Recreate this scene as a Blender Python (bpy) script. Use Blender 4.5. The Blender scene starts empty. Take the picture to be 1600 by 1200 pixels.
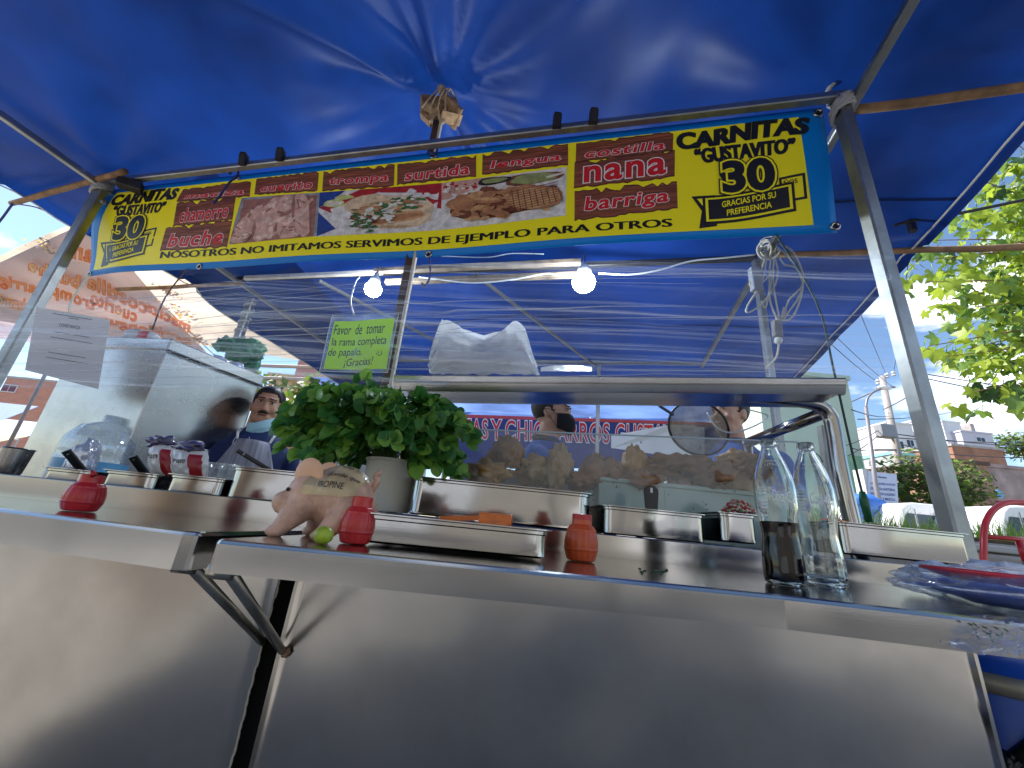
import bpy, bmesh, math, random
from mathutils import Vector, Matrix, noise
random.seed(7)
S = bpy.context.scene
COL = S.collection
R = math.radians
# ------------------------------------------------------------------ camera
F = 620.0; CAMZ = 1.006
_u = Vector((175, 1750, -F)).normalized()          # world up seen from the (rolled, pitched-up) camera
_b = Vector((0, 0, -1)); _fy = (_b - _u * _b.dot(_u)).normalized(); _fx = _fy.cross(_u)
M3 = Matrix((_fx, _fy, _u))
CAM = Vector((0, 0, CAMZ))
cd = bpy.data.cameras.new('camera'); cam = bpy.data.objects.new('camera', cd); COL.objects.link(cam)
cd.sensor_width = 36; cd.lens = F / 1600 * 36; cd.clip_start = .02; cd.clip_end = 3000
cam.matrix_world = Matrix.Translation(CAM) @ M3.to_4x4()
S.camera = cam
# ------------------------------------------------------------------ light
SUN_DIR = Vector((-.62, .30, .80)).normalized()    # towards the sun
w = bpy.data.worlds.new('World'); S.world = w; w.use_nodes = True
nt = w.node_tree; nt.nodes.clear()
def N_(t, typ, **k):
    n = t.nodes.new(typ)
    for a, v in k.items():
        if a in ('ins',):
            for i, x in v.items(): n.inputs[i].default_value = x
        else: setattr(n, a, v)
    return n
sky = N_(nt, 'ShaderNodeTexSky', sky_type='NISHITA', sun_disc=False, sun_elevation=math.asin(SUN_DIR.z),
         sun_rotation=math.atan2(SUN_DIR.x, SUN_DIR.y), air_density=1.1, dust_density=.25, ozone_density=4)
tc = N_(nt, 'ShaderNodeTexCoord'); mp = N_(nt, 'ShaderNodeMapping'); mp.inputs['Scale'].default_value = (1.1, 1.1, 3.2); mp.inputs['Location'].default_value = (.62, .2, .1)
nz = N_(nt, 'ShaderNodeTexNoise', ins={'Scale': 2.3, 'Detail': 9, 'Roughness': .52})
rp = N_(nt, 'ShaderNodeValToRGB'); rp.color_ramp.elements[0].position = .565; rp.color_ramp.elements[1].position = .68
mx = N_(nt, 'ShaderNodeMix', data_type='RGBA'); mx.inputs[7].default_value = (11.5, 11.7, 12.0, 1)
bg = N_(nt, 'ShaderNodeBackground', ins={'Strength': .095}); out = N_(nt, 'ShaderNodeOutputWorld')
L = nt.links.new
L(tc.outputs['Generated'], mp.inputs[0]); L(mp.outputs[0], nz.inputs['Vector']); L(nz.outputs[0], rp.inputs[0])
L(rp.outputs[0], mx.inputs[0]); L(sky.outputs[0], mx.inputs[6]); L(mx.outputs[2], bg.inputs[0]); L(bg.outputs[0], out.inputs[0])
sd = bpy.data.lights.new('sun', 'SUN'); sd.energy = 4.2; sd.angle = R(.5); sd.color = (1, .95, .87)
so = bpy.data.objects.new('sun', sd); COL.objects.link(so); so.rotation_euler = SUN_DIR.to_track_quat('Z', 'Y').to_euler()
S.view_settings.view_transform = 'Standard'; S.view_settings.look = 'None'; S.view_settings.gamma = 1
S.view_settings.use_curve_mapping = False; S.view_settings.exposure = 1.2
S.cycles.transparent_max_bounces = 24; S.cycles.max_bounces = 10; S.cycles.diffuse_bounces = 4; S.cycles.glossy_bounces = 5; S.cycles.transmission_bounces = 8
S.cycles.use_denoising = True; S.cycles.sample_clamp_indirect = 6

# ------------------------------------------------------------------ helpers
def ray(x, y): return M3 @ Vector(((x - 800) / F, -(y - 600) / F, -1))
def at(x, y, Y=None, Z=None):
    r = ray(x, y); t = (Y / r.y) if Z is None else ((Z - CAMZ) / r.z)
    return CAM + r * t
def atp(x, y, p, n):
    r = ray(x, y); n = Vector(n); t = (Vector(p) - CAM).dot(n) / r.dot(n); return CAM + r * t
def V(*a): return Vector(a)
def tag(o, label=None, cat=None, group=None, kind=None):
    if label: o['label'] = label
    if cat: o['category'] = cat
    if group: o['group'] = group
    if kind: o['kind'] = kind
    return o
def empty(name, loc, label=None, cat=None, group=None, kind=None):
    o = bpy.data.objects.new(name, None); COL.objects.link(o); o.location = loc; o.empty_display_size = .05
    return tag(o, label, cat, group, kind)
def adopt(o, parent):
    if parent is not None:
        o.parent = parent
        o.matrix_parent_inverse = Matrix.Identity(4) if parent.parent else Matrix.Translation(-Vector(parent.location))
        if parent.parent:   # sub-part: parent sits at the identity in its own thing
            o.matrix_parent_inverse = Matrix.Identity(4)
    return o
def link(name, me, parent=None):
    o = bpy.data.objects.new(name, me); COL.objects.link(o)
    if parent is not None:
        o.parent = parent
        if parent.type == 'EMPTY': o.matrix_parent_inverse = Matrix.Translation(-Vector(parent.location))
    return o
class MB:
    def __init__(s): s.v = []; s.f = []; s.m = []
    def add(s, vs, fs, mi=0):
        b = len(s.v); s.v += [tuple(p) for p in vs]
        for f in fs: s.f.append(tuple(b + i for i in f)); s.m.append(mi)
        return s
    def box(s, x0, x1, y0, y1, z0, z1, mi=0, T=None):
        vs = [V(x, y, z) for z in (z0, z1) for y in (y0, y1) for x in (x0, x1)]
        if T: vs = [T(p) for p in vs]
        return s.add(vs, [(0, 2, 3, 1), (4, 5, 7, 6), (0, 1, 5, 4), (2, 6, 7, 3), (0, 4, 6, 2), (1, 3, 7, 5)], mi)
    def bar(s, p, q, w, h=None, up=(0, 0, 1), mi=0, bev=0.0):
        p = Vector(p); q = Vector(q); h = h or w; d = (q - p).normalized(); up = Vector(up)
        if abs(d.dot(up)) > .97: up = V(0, 1, 0)
        a = d.cross(up).normalized(); b = a.cross(d)
        c = bev or min(w, h) * .12
        prof = [(w/2-c, -h/2), (w/2, -h/2+c), (w/2, h/2-c), (w/2-c, h/2), (-w/2+c, h/2), (-w/2, h/2-c), (-w/2, -h/2+c), (-w/2+c, -h/2)]
        vs = [e + a * x + b * y for e in (p, q) for x, y in prof]
        fs = [(i, (i+1) % 8, 8 + (i+1) % 8, 8 + i) for i in range(8)] + [tuple(range(7, -1, -1)), tuple(range(8, 16))]
        return s.add(vs, fs, mi)
    def tube(s, pts, r, n=8, mi=0, cap=True):
        pts = [Vector(p) for p in pts]; k = len(pts); rs = r if isinstance(r, (list, tuple)) else [r] * k
        t0 = (pts[1] - pts[0]).normalized(); a = t0.orthogonal().normalized(); vs = []
        for i, p in enumerate(pts):
            t = (pts[min(i+1, k-1)] - pts[max(i-1, 0)]).normalized(); a = (a - t * a.dot(t)).normalized(); b = t.cross(a)
            vs += [p + (a * math.cos(2*math.pi*j/n) + b * math.sin(2*math.pi*j/n)) * rs[i] for j in range(n)]
        fs = [(i*n+j, i*n+(j+1) % n, (i+1)*n+(j+1) % n, (i+1)*n+j) for i in range(k-1) for j in range(n)]
        if cap: fs += [tuple(range(n-1, -1, -1)), tuple((k-1)*n+j for j in range(n))]
        return s.add(vs, fs, mi)
    def lathe(s, c, prof, n=32, mi=0, axis=None, capb=False, capt=False, fn=None):
        c = Vector(c); Q = Matrix.Identity(3) if axis is None else Vector(axis).normalized().to_track_quat('Z', 'Y').to_matrix()
        vs = []
        for r, z in prof:
            for j in range(n):
                a = 2*math.pi*j/n; rr = r * (fn(a, z) if fn else 1); vs.append(c + Q @ V(rr*math.cos(a), rr*math.sin(a), z))
        k = len(prof); fs = [(i*n+j, i*n+(j+1) % n, (i+1)*n+(j+1) % n, (i+1)*n+j) for i in range(k-1) for j in range(n)]
        if capb: fs.append(tuple(range(n-1, -1, -1)))
        if capt: fs.append(tuple((k-1)*n+j for j in range(n)))
        return s.add(vs, fs, mi)
    def ball(s, c, r, n=12, mi=0, rot=None, fn=None):
        c = Vector(c); r = Vector(r) if not isinstance(r, (int, float)) else V(r, r, r); vs = []; m = n // 2 + 1
        for i in range(1, m):
            a = math.pi * i / m
            for j in range(n):
                b = 2*math.pi*j/n; d = V(math.sin(a)*math.cos(b), math.sin(a)*math.sin(b), math.cos(a))
                vs.append((d, i))
        ds = [V(0, 0, 1)] + [d for d, _ in vs] + [V(0, 0, -1)]
        P = []
        for d in ds:
            p = V(d.x*r.x, d.y*r.y, d.z*r.z)
            if fn: p = p * fn(d)
            if rot: p = rot @ p
            P.append(c + p)
        fs = [(0, 1+j, 1+(j+1) % n) for j in range(n)]
        for i in range(m-2):
            for j in range(n): fs.append((1+i*n+j, 1+(i+1)*n+j, 1+(i+1)*n+(j+1) % n, 1+i*n+(j+1) % n))
        e = len(P)-1; fs += [(e, 1+(m-2)*n+(j+1) % n, 1+(m-2)*n+j) for j in range(n)]
        return s.add(P, fs, mi)
    def cap(s, p, q, r0, r1, n=12, mi=0):     # tapered capsule
        p = Vector(p); q = Vector(q); s.tube([p, q], [r0, r1], n, mi, True); s.ball(p, r0, n, mi); s.ball(q, r1, n, mi); return s
    def grid(s, fn, nu, nv, mi=0, keep=None):
        vs = [fn(i/nu, j/nv) for j in range(nv+1) for i in range(nu+1)]
        fs = [(j*(nu+1)+i, j*(nu+1)+i+1, (j+1)*(nu+1)+i+1, (j+1)*(nu+1)+i) for j in range(nv) for i in range(nu) if not keep or keep((i+.5)/nu, (j+.5)/nv)]
        return s.add(vs, fs, mi)
    def mesh(s, name, mats, smooth=False):
        me = bpy.data.meshes.new(name); me.from_pydata(s.v, [], s.f)
        mats = mats if isinstance(mats, (list, tuple)) else [mats]
        for m in mats: me.materials.append(m)
        me.polygons.foreach_set('material_index', s.m)
        if smooth: me.polygons.foreach_set('use_smooth', [True] * len(s.f))
        me.update(); return me
    def build(s, name, mats, parent=None, smooth=False, angle=None, bevel=0, **kw):
        o = link(name, s.mesh(name, mats, smooth or angle is not None), parent)
        if bevel:
            b = o.modifiers.new('bevel', 'BEVEL'); b.width = bevel; b.segments = 2; b.limit_method = 'ANGLE'; b.angle_limit = R(40)
        if angle is not None: o.data.set_sharp_from_angle(angle=R(angle))
        if kw: tag(o, kw.get('label'), kw.get('cat'), kw.get('group'), kw.get('kind'))
        return o
def remesh(o, vox, it=4):
    m = o.modifiers.new('r', 'REMESH'); m.mode = 'VOXEL'; m.voxel_size = vox; m.use_smooth_shade = True
    s = o.modifiers.new('s', 'SMOOTH'); s.iterations = it; s.factor = .5; return o
def solid(o, t, off=0):
    m = o.modifiers.new('t', 'SOLIDIFY'); m.thickness = t; m.offset = off; return o
def curve_pts(ctrl, n=8):
    """Catmull-Rom through control points"""
    c = [Vector(p) for p in ctrl]; c = [c[0]*2-c[1]] + c + [c[-1]*2-c[-2]]; o = []
    for i in range(1, len(c)-2):
        for k in range(n):
            t = k/n; a, b, d, e = c[i-1], c[i], c[i+1], c[i+2]
            o.append(.5*((2*b)+(d-a)*t+(2*a-5*b+4*d-e)*t*t+(3*b-a-3*d+e)*t**3))
    return o + [c[-2]]
def copy_tree(o, parent=None):
    c = o.copy(); COL.objects.link(c)
    if parent is not None: c.parent = parent
    for ch in KIDS.get(o.name, [k for k in bpy.data.objects if k.parent == o]): copy_tree(ch, c)
    return c
KIDS = {}
# ---- text as flat geometry
_tc = {}
def text_geo(body, bold=0.0, shear=0.0, space=1.0):
    key = (body, bold, shear, space)
    if key not in _tc:
        c = bpy.data.curves.new('t', 'FONT'); c.body = body; c.size = 1; c.offset = bold; c.shear = shear; c.resolution_u = 4; c.space_character = space
        o = bpy.data.objects.new('t', c); me = bpy.data.meshes.new_from_object(o)
        vs = [v.co.copy() for v in me.vertices]; fs = [tuple(p.vertices) for p in me.polygons]
        bpy.data.objects.remove(o); bpy.data.meshes.remove(me); bpy.data.curves.remove(c); _tc[key] = (vs, fs)
    return _tc[key]
def put_text(mb, body, q, surf, off, mi=0, bold=0.0, shear=0.0, ref=None, space=1.0, mirror=False, warp=None):
    """q = TL,TR,BR,BL in surface coordinates; the glyphs' bounding box (of ref, if the outline copy must sit on it) fills it"""
    vs, fs = text_geo(body, bold, shear, space); rv = text_geo(body, ref, shear, space)[0] if ref is not None else vs
    x0 = min(v.x for v in rv); x1 = max(v.x for v in rv); y0 = min(v.y for v in rv); y1 = max(v.y for v in rv); o = []
    for v in vs:
        a = (v.x-x0)/(x1-x0); b = (y1-v.y)/(y1-y0)
        if mirror: a = 1-a
        if warp: a, b = warp(a, b)
        s = (q[0][0]*(1-a)+q[1][0]*a)*(1-b)+(q[3][0]*(1-a)+q[2][0]*a)*b
        t = (q[0][1]*(1-a)+q[1][1]*a)*(1-b)+(q[3][1]*(1-a)+q[2][1]*a)*b
        o.append(surf(s, t, off))
    mb.add(o, fs, mi)
def rect(x0, y0, x1, y1): return [(x0, y0), (x1, y0), (x1, y1), (x0, y1)]
# ---- materials
MT = {}
def mat(name, col=(.5, .5, .5), rough=.5, metal=0, var=0, vs=8, bump=0, bs=60, trans=0, stretch=None, col2=None, spec=.5, emis=None, coat=0, alpha=1, ior=1.5, transm=0, vthr=None):
    if name in MT: return MT[name]
    m = bpy.data.materials.new(name); m.use_nodes = True; t = m.node_tree; p = t.nodes['Principled BSDF']; l = t.links.new
    p.inputs['Base Color'].default_value = (*col, 1); p.inputs['Roughness'].default_value = rough; p.inputs['Metallic'].default_value = metal
    p.inputs['Specular IOR Level'].default_value = spec; p.inputs['Coat Weight'].default_value = coat; p.inputs['IOR'].default_value = ior
    p.inputs['Transmission Weight'].default_value = transm; p.inputs['Alpha'].default_value = alpha
    if var or bump:
        c = t.nodes.new('ShaderNodeTexCoord'); g = t.nodes.new('ShaderNodeMapping'); l(c.outputs['Object'], g.inputs[0])
        if stretch: g.inputs['Scale'].default_value = stretch
    if var:
        n = N_(t, 'ShaderNodeTexNoise', ins={'Scale': vs, 'Detail': 6, 'Roughness': .6}); l(g.outputs[0], n.inputs['Vector'])
        r = t.nodes.new('ShaderNodeValToRGB'); l(n.outputs[0], r.inputs[0]); a, b = (.32, .68) if not vthr else vthr
        r.color_ramp.elements[0].position = a; r.color_ramp.elements[1].position = b
        c2 = col2 or tuple(x*(1-var) for x in col)
        r.color_ramp.elements[0].color = (*c2, 1); r.color_ramp.elements[1].color = (*(col if col2 else [min(1, x*(1+var*.5)) for x in col]), 1)
        l(r.outputs[0], p.inputs['Base Color'])
    if bump:
        n2 = N_(t, 'ShaderNodeTexNoise', ins={'Scale': bs, 'Detail': 4}); l(g.outputs[0], n2.inputs['Vector'])
        b = N_(t, 'ShaderNodeBump', ins={'Strength': bump, 'Distance': .01}); l(n2.outputs[0], b.inputs['Height']); l(b.outputs[0], p.inputs['Normal'])
    if emis: p.inputs['Emission Color'].default_value = (*emis[0], 1); p.inputs['Emission Strength'].default_value = emis[1]
    if trans:
        tr = t.nodes.new('ShaderNodeBsdfTranslucent'); tr.inputs[0].default_value = (*col, 1)
        if var: l(r.outputs[0], tr.inputs[0])
        ms = t.nodes.new('ShaderNodeMixShader'); ms.inputs[0].default_value = trans
        l(p.outputs[0], ms.inputs[1]); l(tr.outputs[0], ms.inputs[2]); l(ms.outputs[0], t.nodes['Material Output'].inputs[0])
    MT[name] = m; return m
def steel(name, col=(.60, .59, .57), rough=.24, dirt=.25, brush=(1, 60, 60), bump=.02, wav=.0, rv=.12):
    if name in MT: return MT[name]
    m = bpy.data.materials.new(name); m.use_nodes = True; t = m.node_tree; p = t.nodes['Principled BSDF']; l = t.links.new
    p.inputs['Metallic'].default_value = 1
    c = t.nodes.new('ShaderNodeTexCoord'); g = t.nodes.new('ShaderNodeMapping'); l(c.outputs['Object'], g.inputs[0]); g.inputs['Scale'].default_value = brush
    n = N_(t, 'ShaderNodeTexNoise', ins={'Scale': 6, 'Detail': 3}); l(g.outputs[0], n.inputs['Vector'])
    n2 = N_(t, 'ShaderNodeTexNoise', ins={'Scale': 4.5, 'Detail': 8, 'Roughness': .65}); l(c.outputs['Object'], n2.inputs['Vector'])
    r = t.nodes.new('ShaderNodeValToRGB'); l(n2.outputs[0], r.inputs[0]); r.color_ramp.elements[0].position = .3; r.color_ramp.elements[1].position = .65
    r.color_ramp.elements[0].color = (*[x*(1-dirt) for x in col], 1); r.color_ramp.elements[1].color = (*col, 1); l(r.outputs[0], p.inputs['Base Color'])
    mr = N_(t, 'ShaderNodeMapRange'); mr.inputs[3].default_value = rough + rv; mr.inputs[4].default_value = max(.04, rough - rv*.5); l(n2.outputs[0], mr.inputs[0]); l(mr.outputs[0], p.inputs['Roughness'])
    b = N_(t, 'ShaderNodeBump', ins={'Strength': bump, 'Distance': .004}); l(n.outputs[0], b.inputs['Height'])
    if wav:
        n3 = N_(t, 'ShaderNodeTexNoise', ins={'Scale': 2.2, 'Detail': 1}); l(c.outputs['Object'], n3.inputs['Vector'])
        b2 = N_(t, 'ShaderNodeBump', ins={'Strength': wav, 'Distance': .05}); l(n3.outputs[0], b2.inputs['Height']); l(b2.outputs[0], b.inputs['Normal'])
    l(b.outputs[0], p.inputs['Normal']); MT[name] = m; return m
def fabric(name, col, rough, transl, tcol=None, bump=.15, bs=5, gl=.5):
    """vinyl tarpaulin: diffuse + gloss, letting part of the daylight through"""
    m = bpy.data.materials.new(name); m.use_nodes = True; t = m.node_tree; p = t.nodes['Principled BSDF']; l = t.links.new
    c = t.nodes.new('ShaderNodeTexCoord'); n = N_(t, 'ShaderNodeTexNoise', ins={'Scale': 1.6, 'Detail': 8, 'Roughness': .62}); l(c.outputs['Object'], n.inputs['Vector'])
    r = t.nodes.new('ShaderNodeValToRGB'); l(n.outputs[0], r.inputs[0]); r.color_ramp.elements[0].position = .25; r.color_ramp.elements[1].position = .75
    r.color_ramp.elements[0].color = (*[x*.75 for x in col], 1); r.color_ramp.elements[1].color = (*[min(1, x*1.2) for x in col], 1); l(r.outputs[0], p.inputs['Base Color'])
    p.inputs['Roughness'].default_value = rough; p.inputs['Specular IOR Level'].default_value = gl
    n2 = N_(t, 'ShaderNodeTexNoise', ins={'Scale': bs, 'Detail': 3, 'Distortion': .1}); l(c.outputs['Object'], n2.inputs['Vector'])
    b = N_(t, 'ShaderNodeBump', ins={'Strength': bump, 'Distance': .05}); l(n2.outputs[0], b.inputs['Height']); l(b.outputs[0], p.inputs['Normal'])
    tr = t.nodes.new('ShaderNodeBsdfTranslucent'); tr.inputs[0].default_value = (*(tcol or col), 1); ms = t.nodes.new('ShaderNodeMixShader'); ms.inputs[0].default_value = transl
    n3 = N_(t, 'ShaderNodeTexNoise', ins={'Scale': .75, 'Detail': 7, 'Roughness': .6}); l(c.outputs['Object'], n3.inputs['Vector'])   # bright and dark patches put into the translucency by noise
    mr = t.nodes.new('ShaderNodeMapRange'); mr.inputs[1].default_value = .34; mr.inputs[2].default_value = .68; mr.inputs[3].default_value = transl*.45; mr.inputs[4].default_value = min(.9, transl*1.7); l(n3.outputs[0], mr.inputs[0]); l(mr.outputs[0], ms.inputs[0])
    l(p.outputs[0], ms.inputs[1]); l(tr.outputs[0], ms.inputs[2]); l(ms.outputs[0], t.nodes['Material Output'].inputs[0]); MT[name] = m; return m
def clearfilm(name, base=.08, streak=.5, scale=(.5, 1, 70), tint=(.9, .93, 1), rough=.12, thr=(.56, .72), rot=0, diff=.5):
    """clear plastic: mostly see-through, milky and shiny where it is creased"""
    m = bpy.data.materials.new(name); m.use_nodes = True; t = m.node_tree; l = t.links.new; t.nodes.remove(t.nodes['Principled BSDF'])
    c = t.nodes.new('ShaderNodeTexCoord'); g = t.nodes.new('ShaderNodeMapping'); g.inputs['Scale'].default_value = scale; g.inputs['Rotation'].default_value = (0, rot, 0)
    l(c.outputs['Object'], g.inputs[0]); n = N_(t, 'ShaderNodeTexNoise', ins={'Scale': 1, 'Detail': 3, 'Roughness': .6, 'Distortion': .1}); l(g.outputs[0], n.inputs['Vector'])
    r = N_(t, 'ShaderNodeMapRange'); r.inputs[1].default_value, r.inputs[2].default_value = thr; r.inputs[3].default_value = base; r.inputs[4].default_value = streak; l(n.outputs[0], r.inputs[0])
    tr = t.nodes.new('ShaderNodeBsdfTransparent'); tr.inputs[0].default_value = (*[.5+.5*x for x in tint], 1)
    gl = N_(t, 'ShaderNodeBsdfGlossy', ins={'Roughness': rough}); gl.inputs[0].default_value = (*tint, 1)
    df = t.nodes.new('ShaderNodeBsdfDiffuse'); df.inputs[0].default_value = (*[x*.85 for x in tint], 1); tl = t.nodes.new('ShaderNodeBsdfTranslucent'); tl.inputs[0].default_value = (*[x*.85 for x in tint], 1)
    a1 = t.nodes.new('ShaderNodeMixShader'); a1.inputs[0].default_value = .5; l(df.outputs[0], a1.inputs[1]); l(tl.outputs[0], a1.inputs[2])
    a2 = t.nodes.new('ShaderNodeMixShader'); a2.inputs[0].default_value = diff; l(gl.outputs[0], a2.inputs[1]); l(a1.outputs[0], a2.inputs[2])
    bp = N_(t, 'ShaderNodeBump', ins={'Strength': .4, 'Distance': .01}); l(n.outputs[0], bp.inputs['Height']); l(bp.outputs[0], gl.inputs['Normal'])
    a3 = t.nodes.new('ShaderNodeMixShader'); l(r.outputs[0], a3.inputs[0]); l(tr.outputs[0], a3.inputs[1]); l(a2.outputs[0], a3.inputs[2])
    l(a3.outputs[0], t.nodes['Material Output'].inputs[0]); MT[name] = m; return m
ST = steel('stainless_panel', col=(.47, .455, .435), rough=.20, brush=(60, 60, 1), wav=.4, dirt=.22, bump=.02, rv=.10)
STB = steel('stainless_bright', col=(.40, .395, .39), rough=.12, brush=(.5, 90, 90), dirt=.12, bump=.005, rv=.06)
STP = steel('stainless_pan', col=(.40, .40, .405), rough=.10, dirt=.2, wav=.15, bump=.01)
GALV = steel('galvanised_tube', col=(.42, .43, .42), rough=.42, dirt=.4, bump=.05)
DARKTUBE = mat('dark_steel_tube', (.05, .045, .045), .5, .6, var=.4)
BLK = mat('black_plastic', (.012, .012, .013), .35)
VOID = mat('black_gap', (.004, .004, .004), .9)
WOOD = mat('old_timber', (.30, .17, .08), .75, var=.5, vs=5, stretch=(2, 2, 2), bump=.3, bs=30)
WHITE = mat('white_paint', (.8, .8, .8), .5)
BLACKINK = mat('black_ink', (.012, .011, .010), .35)
YEL = mat('banner_yellow', (.96, .84, .012), .32, bump=.14, bs=2.6, spec=.3)
BLU = mat('banner_blue', (.0, .21, .66), .32, bump=.14, bs=2.6, spec=.3)
REDINK = mat('red_ink', (.62, .015, .012), .35)
WHINK = mat('white_ink', (.85, .82, .8), .35)
PLANKM = mat('printed_plank', (.30, .085, .035), .4, var=.55, vs=3, stretch=(1.2, 1, 14))
TARP = fabric('blue_tarp', (.005, .020, .11), .46, .13, (.010, .075, .42), bump=.09, bs=2.4, gl=.22)
PALETARP = fabric('pale_tarp', (.62, .54, .44), .55, .5, (.72, .60, .46), bump=.1)
ROPE = mat('rope_white', (.62, .58, .50), .8)
BROPE = mat('blue_rope', (.03, .04, .16), .8)
# ================================================================== the ground
gm = mat('concrete_paving', (.33, .31, .28), .85, var=.35, vs=1.3, bump=.3, bs=25)
asph = mat('asphalt', (.055, .055, .058), .9, var=.3, vs=3, bump=.4, bs=120)
MB().box(-400, 400, -400, 600, -.3, -.02).build('ground', mat('dusty_ground', (.20, .19, .17), .95, var=.4, vs=.05), kind='structure')
pv = MB().box(-9, 9, -4.5, 6.5, -.15, 0).build('pavement', gm, kind='structure')
k = 0
slab = MB().box(-.745, .745, -.745, .745, 0, .008).mesh('slab', gm)
for i in range(-5, 5):
    for j in range(-3, 3):
        if -1 < j < 0: continue
        o = link('paving_slab', slab, pv); o.location = (i*1.5+.75, j*1.5+.75, 0)
MB().box(-400, 400, 7.0, 13.5, -.018, -.008).build('road', asph, kind='structure')
MB().box(-400, 400, -12, -5, -.018, -.008).build('road_behind', mat('worn_asphalt', (.16, .155, .15), .9, var=.3, vs=2), kind='structure').name = 'side_road'
MB().box(-400, 400, 13.5, 60, -.02, .05).build('far_pavement', gm, kind='structure')
# ================================================================== canopy frame
LJ = at(165, 285, Z=3.05); e1 = V(.9735, -.2288, 0); e2 = V(.2288, .9735, 0)
UL = 4.59; ZB = 3.05
def U(u, v, z=ZB): p = LJ + e1*u + e2*v; return V(p.x, p.y, z)
def uv(p): d = Vector(p) - LJ; return d.dot(e1), d.dot(e2)
PK = V(2.43, .16, 3.47)
def tarp_z(u, v):
    a = abs(u - PK.x) / (2.3); b = abs(v - PK.y) / 3.2
    m = (a**2.2 + b**2.2) ** (1/2.2); h = .68 * max(0, 1 - m) ** 1.5 if m < 1 else -.07 * (m - 1)
    du, dv = u - PK.x, (v - PK.y); r = math.hypot(du, dv); th = math.atan2(dv, du)
    cr = .022 * math.exp(-((r - .42) / .42) ** 2) * (abs(math.sin(4.5 * th + .6)) ** .5 - .6 + .5 * math.sin(17 * th + 1) + .3 * math.sin(29 * th))
    fold = 0
    for ang, amp, wd in ((-2.25, .13, .05), (-2.12, .05, .03), (-1.38, .06, .05), (-1.22, .06, .05), (-1.0, .05, .06), (-.55, .03, .05), (2.3, .05, .05), (1.9, .06, .04), (1.2, .05, .05), (.9, .05, .05), (2.9, .03, .06)):
        d = math.sin(th - ang) * r
        if math.cos(th - ang) > 0: fold += -amp * math.exp(-(d / (wd + .035*r)) ** 2) * min(1, r / .3) * max(0, 1 - r/3.8)
    n = noise.noise(V(u*.9, v*.9, 3)) * .09 + noise.noise(V(u*2.4, v*1.6, 7)) * .035 + noise.noise(V(u*6+v*2, v*3, 9)) * .007
    for cu, cv in ((0, 0), (UL, 0)):      # drag lines fanning from the corner joints
        dd = math.hypot(u-cu, v-cv); t2 = math.atan2(v-cv, u-cu); n += .02*math.sin(9*t2+cu)*math.exp(-((dd-.5)/.5)**2)
    edge = min(1, abs(u)/.4, abs(u-UL)/.4)
    return 3.085 + h + cr + fold*edge + n * max(.15, edge * (1 if m < 1 else .5))
canopy = empty('canopy', U(0, 0, 0), 'blue tarpaulin canopy with a pointed peak on steel tubes above the menu banner', 'canopy')
# one tarpaulin; its side hems follow the photograph
def hemL(v): return -.80 - .07 * math.exp(-((v-.2)/.5)**2) + (.2 * math.exp(-((v-1.05)/.5)**2))
def hemR(v): return 5.5 + .11 * max(0, v)
def tarp(a, b):
    v = -2.95 + 7.6 * b; u0, u1 = hemL(v), hemR(v); u = u0 + (u1-u0) * a
    return U(u, v, max(tarp_z(u, v), 3.078 if abs(v) < .1 or abs(v-1.19) < .08 else 2.98) - (.05 if a in (0, 1) else 0))
MB().grid(tarp, 190, 170).build('tarpaulin', TARP, canopy, smooth=True)
MB().tube([tarp(1, b/60) + V(-.09, 0, -.015) for b in range(61)], .006, 5).build('hem_rope', ROPE, canopy, smooth=True); MB().tube([tarp(0, b/60) + V(.02, 0, -.012) for b in range(61)], .006, 5).build('hem_rope', ROPE, canopy, smooth=True)
for vs_ in (.72, 2.3):      # welded seams between the widths of cloth
    MB().grid(lambda a, b: (lambda P: V(P.x, P.y, P.z-.0035))(U(hemL(vs_)+(hemR(vs_)-hemL(vs_))*a, vs_-.012+.024*b, max(tarp_z(hemL(vs_)+(hemR(vs_)-hemL(vs_))*a, vs_-.012+.024*b), 2.98))), 160, 1).build('seam', TARP, canopy, smooth=True)
def bar(name, p, q, w=.04, m=GALV, par=canopy, h=None): return MB().bar(p, q, w, h).build(name, m, par)
bar('rail', U(-.03, 0), U(UL+.03, 0)); bar('rail', U(-.02, 1.18, 3.045), U(UL+.05, 1.2, 3.045), .04, DARKTUBE)
for vv in (3.2, -2.85): bar('rail', U(0, vv), U(UL+.1, vv))
bar('side_rail', U(0, -2.85, 3.01), U(0, 3.2, 3.01)); bar('side_rail', U(UL, -2.85, 3.01), U(UL+.12, 3.2, 3.01))
bar('rafter', U(2.45, 1.2, 3.0), U(3.45, 3.2, 3.0), .03); bar('rafter', U(.9, 1.2, 3.0), U(1.95, 3.2, 3.0), .03)
pb = U(UL, 0); p0 = at(1508, 830, Y=pb.y)
bar('post', V(pb.x+.02, pb.y, 0), V(pb.x, pb.y, 3.05), .055); bar('post', V(LJ.x, LJ.y, 0), V(LJ.x, LJ.y, 3.05), .06)
br = U(UL+.04, 1.2); bar('post', V(br.x, br.y, 0), V(br.x, br.y, 3.02), .045)
bl = at(395, 465, Z=3.0); bar('post', V(bl.x, bl.y, 0), V(bl.x, bl.y, 2.98), .07)
rr = U(3.5, 3.2); bar('post', V(rr.x, rr.y, 0), V(rr.x, rr.y, 3.02), .04)
for u_ in (0, UL): q = U(u_, -2.85); bar('post', V(q.x, q.y, 0), V(q.x, q.y, 3.05), .05)
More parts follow.
